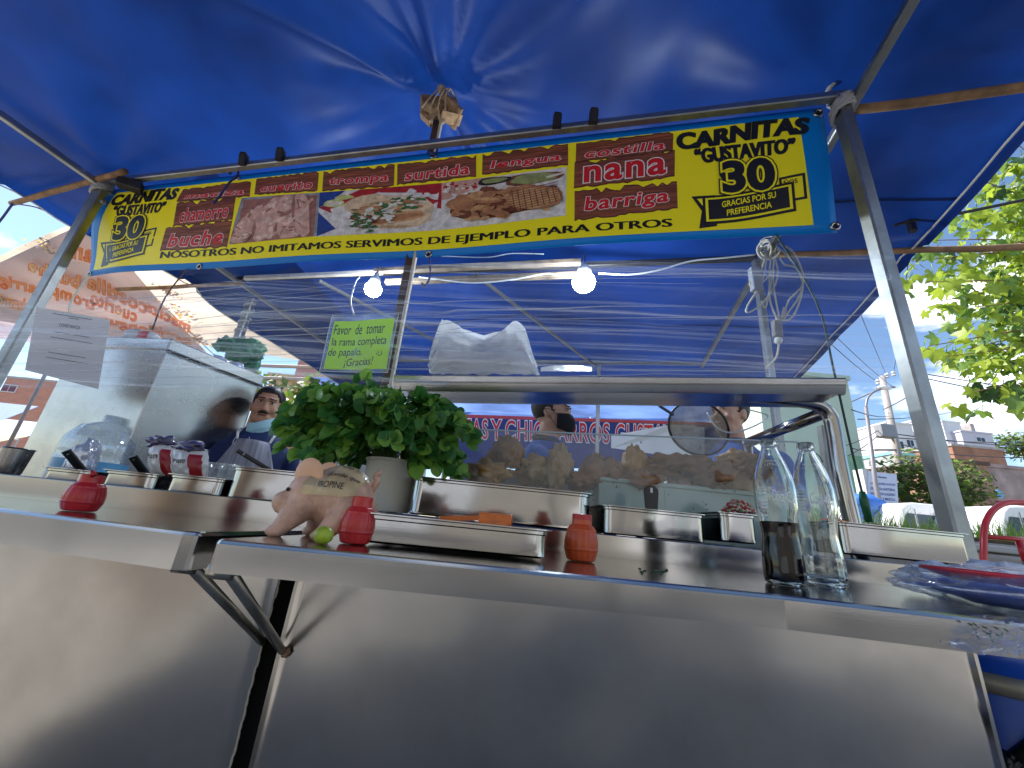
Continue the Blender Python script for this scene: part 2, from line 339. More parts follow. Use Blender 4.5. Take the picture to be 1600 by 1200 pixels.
# taped joints and stub sockets on the front rail
for c in (U(0, 0, 2.97), U(UL, 0, 2.97)):
    m = MB()
    for k in range(5): m.tube([c + V(.045*math.cos(a*.7+k)*(1 if a % 2 else .9), .045*math.sin(a*.7+k), .03*k-.09+.012*a) for a in range(10)], .012, 5)
    m.build('joint_wrap', mat('grey_tape', (.33, .33, .33), .45), canopy, smooth=True)
for px, py in ((380, 262), (427, 243), (868, 192), (926, 196)):
    p = at(px, py, Z=3.02); u_, v_ = uv(p); b = U(u_, -.02, 3.03)
    MB().bar(b, b + V(0, -.02, .07), .045).box(-.018, .018, -.018, .018, 0, .004, 1, lambda q, b=b: q + b + V(0, -.021, .071)).build('socket', [DARKTUBE, VOID], canopy)
for px, py in ((202, 290),):
    b = at(px, py, Z=2.98); MB().bar(b + V(-.05, -.03, 0), b + V(.06, .03, 0.01), .07).build('socket', DARKTUBE, canopy)
# centre pole with its timber head
pole = empty('centre_pole', V(-.62, 1.96, 0), 'dark wooden centre pole left of the hood, a wooden block tied on top', 'pole')
pt = at(683, 190, Y=1.96); MB().bar(V(-.625, 1.96, 0), V(pt.x, 1.96, pt.z), .045, .03).build('shaft', mat('dark_timber', (.075, .04, .03), .7, var=.4, stretch=(20, 20, 1)), pole)
MB().bar(V(-.593, 1.945, 0), V(pt.x+.032, 1.945, pt.z-.02), .016, .03).build('pale_edge', mat('bare_timber', (.62, .55, .45), .7, var=.3, stretch=(20, 20, 1)), pole)
hb = at(690, 172, Y=1.90)
m = MB(); m.bar(hb + V(-.13, -.02, -.02), hb + V(.09, .03, .05), .13, .09); m.build('head_block', WOOD, pole, bevel=.008)
m = MB(); m.bar(hb + V(-.02, -.03, .04), hb + V(.12, .02, -.05), .15, .025, up=(.4, .3, 1)); m.bar(hb + V(-.12, .0, -.06), hb + V(-.05, .0, -.13), .05, .03); m.bar(hb + V(.01, -.02, -.075), hb + V(.13, .03, -.035), .09, .018); m.build('head_block', mat('split_timber', (.42, .25, .12), .75, var=.5, vs=9, stretch=(3, 3, 3)), pole, bevel=.004)
m = MB()
for k in range(4):
    a = k*.8; m.tube(curve_pts([hb + V(-.10+.05*k, -.08, -.10), hb + V(-.05+.03*k, -.10, -.02+.01*k), hb + V(.0+.02*k, -.09, .075), hb + V(.03+.02*k, .02, .10)], 6), .005, 5)
m.ball(hb + V(.0, -.09, .07), .026, 10); m.tube(curve_pts([hb + V(.0, -.06, -.08), hb + V(.01, -.05, -.14), hb + V(.03, -.05, -.17)]), .006, 5); m.ball(hb + V(.035, -.05, -.17), .018)
m.build('twine', mat('twine', (.45, .33, .2), .9), pole, smooth=True)
# timber poles laid across the canopy
def logp(p, q, r, lab, extra=None):
    p = Vector(p); q = Vector(q); pts = [p.lerp(q, i/10) + V(0, 0, .012*noise.noise(V(i*.7, p.x, 0))) for i in range(11)]
    return MB().tube(pts, [r*(1+.12*noise.noise(V(i, p.y, 4))) for i in range(11)], 9).build('wooden_pole', WOOD, smooth=True, label=lab, cat='pole')
logp(at(18, 318, Z=3.02), at(196, 268, Z=3.02), .02, 'thin wooden pole sticking out past the left taped joint into the sky')
logp(at(183, 453, Z=2.98), U(.03, 1.18, 2.99), .02, 'bare wooden pole crossing under the pale canopy towards the steel rail')
logp(U(UL+.05, .05, 3.01), U(5.9, .02, 3.03), .022, 'upper wooden pole propping out the right side of the blue tarpaulin')
logp(at(1195, 399, Z=2.99), at(1640, 384, Z=2.99), .022, 'lower wooden pole running out to the right below the banner corner')
# boards lashed beside the second rail
for i, (u0, u1, dv, dz, n) in enumerate(((1.55, 3.35, -.07, .0, 'upper weathered board lashed along the second rail above the bulbs'), (1.62, 3.33, .02, -.055, 'lower weathered board lashed under the second rail above the bulbs'))):
    MB().bar(U(u0, 1.16+dv, 3.0+dz), U(u1, 1.16+dv, 3.0+dz), .05, .045).build('board', mat('grey_timber', (.26, .19, .13), .8, var=.5, vs=4, stretch=(2, 2, 2)), label=n, cat='board', bevel=.003)
MB().bar(U(.12, 1.13, 3.015), U(1.6, 1.13, 3.015), .035, .04).build('batten', mat('pale_batten', (.66, .58, .48), .7, var=.25), label='pale timber batten along the rail left of the small bulb', cat='batten')
# ================================================================== menu banner
bn = empty('menu_banner', U(2.3, -.03, 2.4), 'long yellow menu banner with a blue border and food pictures hung from the front rail', 'banner')
TLb, TRb, BLb, BRb = at(170, 297, Z=3.05), at(1285, 168, Z=3.05), at(132, 430, Z=2.4), at(1310, 362, Z=2.4)
BW, BH = 4.607, .661
def BS(s, t, off=0.0):
    a, b = s/BW, t/BH
    p = (TLb*(1-a)+TRb*a)*(1-b) + (BLb*(1-a)+BRb*a)*b
    w = .016*math.sin(s*2.1+.6)*b + .005*math.sin(s*4.3)*b + .012*math.sin(b*math.pi)*math.sin(s*1.3+1) + .03*math.exp(-((s)/.25)**2)*math.sin(b*5)
    p = p + V(-.228, -.956, -.182) * (w + off)
    p.z += -.012*math.sin(s*2.6)*b*math.sin(a*math.pi)
    return p
m = MB().grid(lambda a, b: BS(a*BW, b*BH, 0), 160, 14); solid(m.build('sheet', BLU, bn, smooth=True), .002, 1)
def BQ(c, a, b):
    return c[0][0]*(1-a)*(1-b)+c[1][0]*a*(1-b)+c[2][0]*a*b+c[3][0]*(1-a)*b, c[0][1]*(1-a)*(1-b)+c[1][1]*a*(1-b)+c[2][1]*a*b+c[3][1]*(1-a)*b
yq = [(.115, .040), (4.50, .040), (4.515, .618), (.045, .618)]
MB().grid(lambda a, b: BS(*BQ(yq, a, b), .0015), 160, 12).build('yellow_panel', YEL, bn, smooth=True)
def plank(q, seed):
    rnd = random.Random(seed); n = 22; top = []; bot = []
    for i in range(n+1):
        a = i/n; j = rnd.uniform(-.05, .05) if 0 < i < n else 0
        if rnd.random() < .12: j += .12
        top.append(BQ(q, a, j)); bot.append(BQ(q, a, 1 + rnd.uniform(-.05, .04)))
    m = MB()
    for layer, (mi, gr) in enumerate(((1, .008), (0, 0))):
        vs = []
        for (tx, ty), (bx, by) in zip(top, bot): vs += [BS(tx, ty-gr, .0022+.0007*layer), BS(bx, by+gr, .0022+.0007*layer)]
        # ragged ends
        m.add(vs, [(2*i, 2*i+1, 2*i+3, 2*i+2) for i in range(n)], mi)
    for e in range(9):   # grain lines
        y = .12 + .8*e/9; pts = [BQ(q, a/14, y + .035*math.sin(a*.9+e*2+seed)) for a in range(15)]
        vs = []
        for x, yy in pts: vs += [BS(x, yy-.0013, .0034), BS(x, yy+.0013, .0034)]
        m.add(vs, [(2*i, 2*i+1, 2*i+3, 2*i+2) for i in range(14)], 1)
    m.build('printed_plank', [PLANKM, mat('plank_dark_ink', (.10, .025, .012), .4)], bn)
words = [('maciza', [(.72, .075), (1.285, .062), (1.30, .165), (.70, .155)], .42), ('cuerito', [(1.325, .055), (1.80, .050), (1.81, .172), (1.335, .158)], .45),
         ('trompa', [(1.835, .055), (2.33, .060), (2.34, .185), (1.845, .175)], .5), ('surtida', [(2.35, .060), (2.85, .056), (2.86, .176), (2.36, .178)], .55),
         ('lengua', [(2.89, .055), (3.38, .052), (3.385, .165), (2.895, .17)], .5), ('chamorro', [(.71, .181), (1.19, .172), (1.205, .328), (.735, .345)], .62),
         ('buche', [(.68, .368), (1.205, .345), (1.205, .516), (.675, .520)], .62), ('costilla', [(3.425, .056), (3.925, .052), (3.92, .152), (3.425, .158)], .5),
         ('nana', [(3.42, .168), (3.93, .158), (3.925, .303), (3.42, .312)], .68), ('barriga', [(3.425, .345), (3.935, .342), (3.935, .482), (3.43, .510)], .66)]
for i, (wd, q, hh) in enumerate(words):
    plank(q, i+3)
    iq = [BQ(q, .10, 1-hh-.12), BQ(q, .92, 1-hh-.12), BQ(q, .92, .90), BQ(q, .10, .90)]
    m = MB(); put_text(m, wd, iq, BS, .0042, 0, bold=.055, shear=.12 if len(wd) > 4 else 0, ref=.03, space=1.12); m.build('lettering', WHINK, bn)
    m = MB(); put_text(m, wd, iq, BS, .0052, 0, bold=.028, shear=.12 if len(wd) > 4 else 0, ref=.03, space=1.12); m.build('lettering', REDINK, bn)
m = MB()
for k in range(4): put_text(m, 'NOSOTROS NO IMITAMOS SERVIMOS DE EJEMPLO PARA OTROS', [(.688+.0028*k, .530), (3.90+.0028*k, .543), (3.90+.0028*k, .602), (.688+.0028*k, .592)], BS, .003+.0002*k, 0, bold=0); m.build('lettering', BLACKINK, bn)
def wave(a, b):  # letters taller towards the end, rising like a flag
    return a, b + .10*math.sin(a*7) * (1-b*.5)
def ribbon(s0, s1, t0, L):
    w = s1-s0
    def q(a, b): return (s0+w*a, t0 + .15*b - .035*a + .012*math.sin(a*math.pi*1.4))
    m = MB()
    def poly(pts, mi, off):
        m.add([BS(*q(a, b), off) for a, b in pts], [tuple(range(len(pts)))], mi)
    def strip(a0, a1, b0, b1, mi, off):
        n = 10; vs = []
        for i in range(n+1):
            a = a0+(a1-a0)*i/n; vs += [BS(*q(a, b0), off), BS(*q(a, b1), off)]
        m.add(vs, [(2*i, 2*i+1, 2*i+3, 2*i+2) for i in range(n)], mi)
    strip(.78, 1.0, -.22, .68, 0, .002); strip(.80, .975, -.13, .60, 1, .0026)
    poly([(0, .0), (.22, .0), (.22, 1.12), (.06, 1.18), (.09, .55)], 0, .003); poly([(.05, .10), (.2, .10), (.2, 1.0), (.10, 1.04), (.125, .5)], 1, .0036)
    strip(.10, .90, .02, 1.04, 0, .0041); strip(.125, .875, .10, .95, 1, .0046); strip(.15, .85, .16, .88, 0, .0052)
    m.build('ribbon_print', [BLACKINK, YEL], bn)
    m = MB(); put_text(m, 'GRACIAS POR SU', [q(.27, .27), q(.74, .24), q(.74, .46), q(.27, .49)], BS, .006, 0, bold=.02); put_text(m, 'PREFERENCIA', [q(.31, .58), q(.70, .55), q(.70, .77), q(.31, .80)], BS, .006, 0, bold=.02); m.build('lettering', YEL, bn)
    m = MB(); put_text(m, 'AÑOS', [q(.77, -.10), q(.93, -.10), q(.93, .10), q(.77, .10)], BS, .006, 0, bold=.01); m.build('lettering', BLACKINK, bn)
for s0, s1, side in ((.10, .60, 0), (4.0, 4.50, 1)):
    m = MB(); m2 = MB()
    for kk in range(3):
        dx = .003*(kk-1); of = .003+.0003*kk
        sh_ = lambda q_: [(x+dx, y) for x, y in q_]
        if side: put_text(m, 'CARNITAS', sh_([(3.935, .050), (4.545, .043), (4.535, .138), (3.945, .155)]), BS, of, 0, bold=.045, shear=.1, warp=wave); put_text(m2, '“GUSTAVITO”', sh_([(4.02, .158), (4.475, .152), (4.465, .238), (4.03, .248)]), BS, of, 0, bold=.035)
        else: put_text(m, 'CARNITAS', sh_([(.115, .055), (.69, .048), (.68, .140), (.118, .155)]), BS, of, 0, bold=.045, shear=.1, warp=wave); put_text(m2, '“GUSTAVITO”', sh_([(.165, .158), (.615, .150), (.610, .235), (.175, .245)]), BS, of, 0, bold=.035)
    m2.build('lettering', BLACKINK, bn)
    c = 4.145 if side else .225; wd = .225 if side else .26
    q30 = rect(c, .252, c+wd, .425); m.build('lettering', BLACKINK, bn)
    ribbon(s0, s1, .428, None)
    m = MB(); put_text(m, '30', q30, BS, .0068, 0, bold=.11, ref=.03, space=1.0); m.build('lettering', BLACKINK, bn)
    m = MB(); put_text(m, '30', q30, BS, .0076, 0, bold=.085, ref=.03); m.build('lettering', YEL, bn)
    m = MB(); put_text(m, '30', q30, BS, .0084, 0, bold=.045, ref=.03); m.build('lettering', BLACKINK, bn)
# food pictures: flat print built of small coloured shapes
FC = {'pan': (.30, .33, .38), 'pink': (.66, .40, .33), 'pink2': (.78, .56, .47), 'pinkd': (.36, .16, .12), 'white': (.76, .73, .72), 'plate': (.78, .72, .62), 'red': (.42, .02, .02), 'blue': (.02, .06, .30),
      'tort': (.76, .58, .38), 'tort2': (.60, .40, .22), 'meat': (.46, .21, .09), 'meatd': (.20, .065, .025), 'meatl': (.60, .34, .15), 'cil': (.05, .16, .04), 'onion': (.80, .79, .74), 'lime': (.55, .62, .22), 'green': (.30, .34, .12), 'black': (.03, .02, .02), 'rice': (.62, .36, .28)}
FK = list(FC); FM = [mat('print_' + k, FC[k], .35, var=.35, vs=26) for k in FK]
class Pic:
    def __init__(s, q): s.q = q; s.m = MB(); s.o = .0022; s.fill(0, 0, 1, 1, 'white')
    def pt(s, a, b): a = min(1, max(0, a)); b = min(1, max(0, b)); return BS(*BQ(s.q, a, b), s.o)
    def tri(s, a, b, c, ci, d=0):
        es = [(max(abs(p[0]-q[0]), abs(p[1]-q[1])*.4), p, q, r) for p, q, r in ((a, b, c), (b, c, a), (c, a, b))]; e = max(es)
        if e[0] > .10 and d < 7:
            _, p, q, r = e; mp_ = ((p[0]+q[0])/2, (p[1]+q[1])/2); s.tri(p, mp_, r, ci, d+1); s.tri(mp_, q, r, ci, d+1)
        else: s.m.add([s.pt(*a), s.pt(*b), s.pt(*c)], [(0, 1, 2)], ci)
    def poly(s, pts, c):
        from mathutils.geometry import tessellate_polygon
        ci = FK.index(c); pts = [(min(1, max(0, a)), min(1, max(0, b))) for a, b in pts]
        for t in tessellate_polygon([[V(a, b, 0) for a, b in pts]]): s.tri(*[pts[i] for i in t], ci)
        s.o += .00006
    def fill(s, a0, b0, a1, b1, c): s.poly([(a0, b0), (a1, b0), (a1, b1), (a0, b1)], c)
    def blob(s, a, b, ra, rb, c, rot=0, jag=.15, n=14):
        ph = random.uniform(0, 9); P = []
        for i in range(n):
            t = 2*math.pi*i/n; r = 1 + jag*noise.noise(V(math.cos(t)*1.3, math.sin(t)*1.3, ph))*2
            x, y = ra*r*math.cos(t), rb*r*math.sin(t); P.append((a + x*math.cos(rot) - y*math.sin(rot), b + x*math.sin(rot) + y*math.cos(rot)))
        s.poly(P, c)
    def done(s): s.m.build('food_picture', FM, bn)
p = Pic([(1.24, .178), (1.83, .192), (1.855, .492), (1.215, .505)]); p.fill(0, 0, 1, 1, 'pan'); p.fill(.04, .05, .97, 1, 'pinkd')
for a, b, ra, rb, ro in ((.16, .62, .13, .42, .25), (.40, .55, .14, .5, .1), (.62, .45, .13, .5, -.05), (.82, .5, .10, .5, -.1), (.12, .9, .12, .12, 0), (.72, .85, .12, .18, .3)):
    p.blob(a, b, ra*1.08, rb*1.04, 'pinkd', ro, .2); p.blob(a, b, ra, rb, 'pink', ro, .22)
    for k in range(16): p.blob(a+random.uniform(-.7, .7)*ra, b+random.uniform(-.75, .75)*rb, ra*random.uniform(.12, .38), rb*random.uniform(.08, .25), random.choice(('pink2', 'pink2', 'pinkd', 'pink')), random.uniform(-1, 1), .3, 9)
p.done()
p = Pic([(1.83, .192), (2.649, .200), (2.676, .497), (1.857, .495)]); p.poly([(0, .35), (.35, 0), (1, 0), (1, .3), (.5, .3), (.12, .5)], 'red'); p.poly([(0, 0), (.22, 0), (.12, .2), (0, .35)], 'blue'); p.poly([(0, .45), (.16, .85), (0, 1)], 'blue'); p.poly([(.8, .0), (1, 0), (1, .55), (.93, .5)], 'red')
p.poly([(.1, .4), (.5, .1), (.98, .2), (.95, .9), (.6, 1), (.2, .9)], 'white')
p.blob(.13, .28, .09, .09, 'lime'); p.blob(.13, .28, .07, .06, 'plate'); p.blob(.22, .15, .08, .05, 'lime')
p.blob(.40, .35, .22, .22, 'tort', -.4); p.blob(.65, .55, .30, .36, 'tort', -.3); p.blob(.64, .56, .28, .32, 'tort2', -.3); p.blob(.66, .60, .26, .29, 'tort', -.3); p.poly([(.43, .68), (.50, .55), (.85, .55), (.88, .66), (.80, .74), (.48, .82)], 'meatl'); p.poly([(.46, .76), (.52, .62), (.85, .60), (.86, .66), (.50, .80)], 'meat')
for k in range(110):
    a = random.uniform(.3, .86); b = .62-.42*a + random.uniform(-.14, .16) + (.06 if a > .6 else 0.08); p.blob(a, b, random.uniform(.012, .035), random.uniform(.02, .06), random.choice(('cil', 'cil', 'onion', 'onion', 'tort', 'meat')), random.uniform(-2, 2), .35, 7)
for k in range(60): p.blob(random.gauss(.40, .05), random.gauss(.78, .09), .018, .035, random.choice(('cil', 'cil', 'onion', 'meatd')), random.uniform(-2, 2), .35, 7)
for k in range(12): p.blob(random.gauss(.55, .05), random.gauss(.68, .05), .02, .03, 'onion', random.uniform(-2, 2), .35, 7)
p.done()
p = Pic([(2.649, .200), (3.378, .186), (3.382, .479), (2.676, .497)]); p.blob(.5, .60, .50, .38, 'plate', 0, .03, 28); p.poly([(0, 0), (.35, 0), (.3, .2), (0, .4)], 'rice')
p.blob(.5, .58, .44, .32, 'meatd', 0, .12, 24)
for k in range(50): p.blob(random.uniform(.02, .3), random.uniform(.02, .22), .02, .03, random.choice(('rice', 'onion', 'red', 'plate')), 0, .3, 6)
p.blob(.75, .16, .23, .13, 'meatd'); p.blob(.75, .16, .20, .10, 'green'); p.blob(.44, .1, .14, .09, 'black'); p.blob(.44, .09, .11, .05, 'green'); p.poly([(.85, .15), (1, .09), (1, .13), (.85, .19)], 'plate')
for k in range(120):
    a = random.uniform(.08, .9); b = random.uniform(.28, .86)
    if ((a-.5)/.45)**2 + ((b-.57)/.33)**2 < 1: p.blob(a, b, random.uniform(.02, .07), random.uniform(.03, .09), random.choice(('meat', 'meat', 'meatd', 'meatl', 'meatd')), random.uniform(-1, 1), .3, 9)
p.blob(.38, .50, .14, .07, 'meat', .35, .05); p.blob(.38, .48, .12, .03, 'meatl', .35, .05); p.blob(.17, .5, .13, .13, 'meat', 0, .1); p.blob(.76, .58, .22, .25, 'meat', -.2, .08); p.blob(.75, .58, .20, .22, 'meatl', -.2, .1)
for k in range(9):
    a = .58+.045*k; p.poly([(a, .36+.01*k), (a+.008, .36+.01*k), (a+.04, .82-.012*k), (a+.032, .82-.012*k)], 'meatd'); b = .4+.05*k; p.poly([(.56, b), (.94, b-.1), (.94, b-.088), (.56, b+.012)], 'meatd')
p.done()
# eyelets with their ties
for s, t in ((4.585, .03), (4.60, .63), (2.58, .02), (.015, .645), (1.02, .645), (2.62, .645), (1.16, .02)):
    c = BS(s, t, .003); ax = V(-.228, -.956, -.182); MB().lathe(c, [(.010, 0), (.014, .004), (.020, .004), (.022, 0)], 16, axis=ax).lathe(c, [(.0101, .0012), (.0, .0013)], 16, 1, axis=ax).build('eyelet', [STB, VOID], bn, smooth=True)
def cord(name, pts, r, m, lab, cat='cord', grp=None, n=8, spiral=False):
    mb = MB(); P = curve_pts(pts, n); mb.tube(P, r, 6)
    if spiral:
        for ph in (0, math.pi):
            sp = []; 
            for i in range(len(P)-1):
                for k in range(4):
                    p_ = P[i].lerp(P[i+1], k/4); a = (i*4+k)*.9+ph; sp.append(p_ + V(math.cos(a), math.sin(a), 0)*r*.75)
            mb.tube(sp, r*.55, 5)
    return mb.build(name, m, smooth=True, label=lab, cat=cat, group=grp)
b = BS(4.585, .03, .01); cord('tie_rope', [b + V(0, 0, .05), b + V(.04, -.03, .02), b + V(.05, -.03, -.15), b + V(.09, -.02, -.28), b + V(.085, -.02, -.36), b + V(.07, -.02, -.40)], .007, BROPE, 'dark blue braided rope end hanging off the right corner of the banner', spiral=True)
b = BS(1.16, .02, .02); cord('tie_rope', [b + V(-.03, -.01, .0), b + V(.0, -.02, .05), b + V(.035, -.02, .0), b + V(.01, -.03, -.1), b + V(-.01, -.03, -.20), b + V(-.03, -.03, -.27)], .006, BROPE, 'blue cord dangling in front of the cuerito plank of the banner', spiral=True)
b = BS(2.58, .02, .012); cord('tie_rope', [b + V(-.02, 0, .06), b + V(-.02, -.01, .01), b + V(.01, -.015, -.02), b + V(.025, -.01, .02), b + V(.01, 0, .07)], .006, BROPE, 'short blue loop tying the top middle of the banner to the rail')
b = BS(2.62, .645, .0); cord('tie_rope', [b + V(.0, .02, 0), b + V(.02, .03, -.10), b + V(.02, .02, -.17), b + V(0, .02, -.20), b + V(-.01, .02, -.18)], .005, BROPE, 'blue cord with a hook hanging from the bottom middle of the banner', spiral=True)
b = BS(.015, .645, .0); cord('tie_string', [b, b + V(-.02, .0, -.12), b + V(-.05, .02, -.25), b + V(-.02, .05, -.40), b + V(-.06, .05, -.5)], .006, ROPE, 'pale string hanging from the lower left corner of the banner', 'string')
# ================================================================== the stainless cart
T = .95; CT = 1.006; CY = 1.10
cart = empty('food_cart', V(.3, 1.35, 0), 'stainless steel taco cart with fold-out shelves along its brushed front panels', 'food cart')
gl = at(437, 900, Y=CY).x; gr = at(464, 900, Y=CY).x; rx = 1.188
def panel(x0, x1):
    def f(a, b):
        x = x0+(x1-x0)*a; z = .925 - .83*b
        return V(x, CY + .007*noise.noise(V(x*1.6, z*1.9, x0)) + .004*noise.noise(V(x*5, z*4, 3)), z)
    return f
for x0, x1 in ((-2.6, gl), (gr, rx)):
    m = MB().grid(panel(x0, x1), 60, 30); o = m.build('front_panel', ST, cart, smooth=True); solid(o, .003, -1)
MB().bar(V(rx+.004, CY+.01, .095), V(rx+.004, CY+.01, .925), .012, .03, up=(0, 1, 0)).build('edge_flange', STB, cart)
m = MB()
for k in range(40):
    z = .10+.82*k/40; m.ball(V(gl+.002+random.uniform(-.002, .002), CY-.001, z), (.003, .003, .014), 6)
m.build('sealant', mat('sealant', (.36, .33, .28), .8), cart)
MB().box(-2.6, 1.18, CY+.04, 1.6, .1, .93).build('inner_body', VOID, cart)
MB().box(-2.6, 1.31, CY-.002, CY+.006, .925, CT-.001).build('riser', STB, cart, bevel=.002)
MB().box(-2.6, 1.31, CY+.006, 1.62, .985, CT).build('cart_top', mat('dark_steel_top', (.06, .06, .06), .35, .9), cart, bevel=.003)
MB().box(-2.6, 1.20, 1.58, 1.6, .1, .98).build('back_panel', ST, cart)
for x in (-2.4, gl+.02, 1.1):
    for y in (1.16, 1.55): MB().bar(V(x, y, 0), V(x, y, .12), .03).build('leg', GALV, cart)
zf = at(900, 950, Y=.602).z; zfl = at(120, 853, Y=.80).z
def shelf(poly, zlow, name='shelf'):
    n = len(poly); m = MB(); top = [V(x, y, T) for x, y in poly]; low = [V(x, y, zlow) for x, y in poly]
    m.add(top + low, [tuple(range(n))] + [(i, n+i, n+(i+1) % n, (i+1) % n) for i in range(n-1)])
    ins = [V(x, y, T-.004) for x, y in poly]; m.add([p - V(0, 0, .001) for p in ins], [tuple(range(n-1, -1, -1))])
    o = m.build(name, STB, cart, bevel=.006); return o
sr = shelf([(-.365, 1.094), (-.385, .602), (-.375, .594), (.40, .598), (.60, .568), (1.12, .50), (1.15, .52), (1.12, 1.094)], zf)
sl = shelf([(-2.4, 1.094), (-2.4, 1.06), (-.855, .743), (-.475, .661), (-.455, .668), (-.405, 1.094)], zfl)
MB().box(-.42, -.34, 1.0, 1.096, T-.02, T-.006).build('hinge_plate', STB, cart)
for a, s in (((288, 884, .69), sl), ((345, 892, .62), sr)):
    p = at(a[0], a[1], Y=a[2]); q = at(441, 1017, Y=CY-.014)
    if s is sl: q = at(410, 1003, Y=CY-.012)
    m = MB(); m.tube([p + V(.012, .005, -.004), q], .0085, 12); m.tube([p - V(.014, 0, 0), p + V(.018, 0, 0)], .011, 12)
    m.build('brace', mat('stainless_tube', (.42, .40, .35), .3, 1, var=.3), s, smooth=True)
q = at(446, 1019, Y=CY-.012); MB().lathe(q, [(.0, .006), (.008, .006), (.012, .002), (.013, 0)], 6, axis=(0, -1, 0)).build('bolt', mat('rusty_bolt', (.22, .14, .09), .6, .7, var=.5), cart)
# ---- hood over the cart
hood = empty('steel_hood', V(.4, 1.5, CT), 'polished steel hood shelf above the meat display carried on a bent steel tube', 'hood')
hl, hr = at(618, 586, Y=1.55), at(1318, 592, Y=1.27); hlb, hrb = at(618, 611, Y=1.55), at(1318, 615, Y=1.27)
prof = [(0.30, .012, 0), (-.010, 0, 0), (-.014, 0, -.12), (-.009, 0, -.42), (-.004, 0, -.47), (-.007, 0, -.52), (.002, 0, -.9), (.006, 0, -1), (.02, .0, -1.0), (.024, .0, -.80), (.09, 0, -.80), (.14, 0, -.82), (.16, 0, -.88), (.19, 0, -.88), (.20, 0, -.6)]
bk = V(.16, .987, 0); m = MB(); vs = []
for i in range(31):
    a = i/30; p = hl.lerp(hr, a); h = (hl.z-hlb.z)*(1-a)+(hr.z-hrb.z)*a
    for d, dz, k in prof: vs.append(p + bk*d + V(0, 0, dz + k*h))
n = len(prof); m.add(vs, [(i*n+j, i*n+j+1, (i+1)*n+j+1, (i+1)*n+j) for i in range(30) for j in range(n-1)]); m.add([vs[j] for j in range(n)] + [vs[30*n+j] for j in range(n)], [tuple(range(n)), tuple(range(2*n-1, n-1, -1))])
m.build('hood_shelf', steel('hood_steel', rough=.22, brush=(1, 40, 40), wav=.3, dirt=.25), hood, angle=35)
tp = [at(690, 606, Y=1.62), at(900, 610, Y=1.55), at(1120, 617, Y=1.47), at(1225, 624, Y=1.44), at(1275, 632, Y=1.43), at(1295, 648, Y=1.43), at(1303, 675, Y=1.43), at(1314, 740, Y=1.43)]; tp.append(V(tp[-1].x+.015, 1.43, CT))
MB().tube(curve_pts(tp, 8), .026, 20).build('frame_tube', STB, hood, smooth=True)
a = at(1290, 644, Y=1.46); b = V(a.x-.02, 1.95, a.z-.03); MB().tube([a, b], .024, 16).tube([b, V(b.x+.01, 1.95, CT-.9)], .022, 16).ball(b, .026, 14).build('frame_tube', STB, hood, smooth=True)
MB().bar(at(1284, 666, Y=1.5), at(1302, 815, Y=1.5), .022, .03, up=(0, 1, 0)).build('channel', GALV, hood)
lf = hl + bk*.15; MB().tube([V(lf.x+.03, lf.y, lf.z-.06), V(lf.x+.03, lf.y, CT)], .02, 14).build('frame_tube', STB, hood, smooth=True)
# ---- splash guard of clear plastic, greasy inside
gp = [at(660, 668, Y=1.36), at(1247, 691, Y=1.36)]
def gfn(a, b):
    p = gp[0].lerp(gp[1], a); z = p.z*(1-b) + 1.01*b; return V(p.x, 1.36 + .004*noise.noise(V(a*6, b*2, 0)), z)
g = MB().grid(gfn, 30, 8).build('splash_guard', clearfilm('greasy_acrylic', .10, .34, (1.6, 1.6, 3), (.80, .88, .93), .14, (.2, .9), diff=.7), label='clear acrylic splash guard fogged with grease in front of the cooked meat', cat='splash guard', smooth=True)
m = MB(); 
for k in range(150):
    a = random.uniform(.2, .98); b = random.betavariate(1.3, 2.2); p = gfn(a, b) + V(0, -.003, 0); r = random.uniform(.0008, .0022); m.ball(p, (r, .0006, r*random.uniform(1, 2.5)), 6)
m.build('grease_spots', mat('grease_spot', (.10, .08, .06), .5), g, kind='stuff')
MB().bar(gp[0] + V(0, 0, .001), gp[1] + V(0, 0, .001), .005).build('guard_rim', mat('guard_rim', (.35, .45, .48), .25), g)
# ================================================================== pans
def rring(hx, hy, r, z, n=5):
    o = []
    for cx, cy, a0 in ((hx-r, hy-r, 0), (-hx+r, hy-r, 90), (-hx+r, -hy+r, 180), (hx-r, -hy+r, 270)):
        for i in range(n+1): a = R(a0+90*i/n); o.append(V(cx+r*math.cos(a), cy+r*math.sin(a), z))
    return o
def pan(loc, hx, hy, h, label, rot=0, tilt=0, r=.022, lip=.010, m_=None, group='steel food pans on the cart', dent=.0):
    rings = []
    ta = .003
    for sx, z, rr in ((-ta-.008, 0, r*.5), (-ta, .004, r*.7), (-ta*.6, .012, r), (0-.002, h-.010, r), (0, h-.008, r), (0, h-.003, r), (lip, h-.001, r+lip), (lip, h+.001, r+lip), (lip*.3, h+.001, r), (-.002, h-.004, r), (-ta*.6-.003, .012, r), (-ta-.004, .005, r*.6)):
        rings.append(rring(hx+sx-lip, hy+sx-lip, max(.004, rr), z))
    n = len(rings[0]); vs = [p for g_ in rings for p in g_]
    Q = Matrix.Translation(loc) @ Matrix.Rotation(rot, 4, 'Z') @ Matrix.Rotation(tilt, 4, 'X')
    vs = [Q @ (p + V(0, dent*noise.noise(p*9), 0)) for p in vs]; m = MB(); k = len(rings)
    m.add(vs, [(i*n+j, i*n+(j+1) % n, (i+1)*n+(j+1) % n, (i+1)*n+j) for i in range(k-1) for j in range(n)] + [tuple(range(n-1, -1, -1)), tuple((k-1)*n+j for j in range(n))])
    return m.build('food_pan', m_ or STP, angle=40, label=label, cat='pan', group=group)
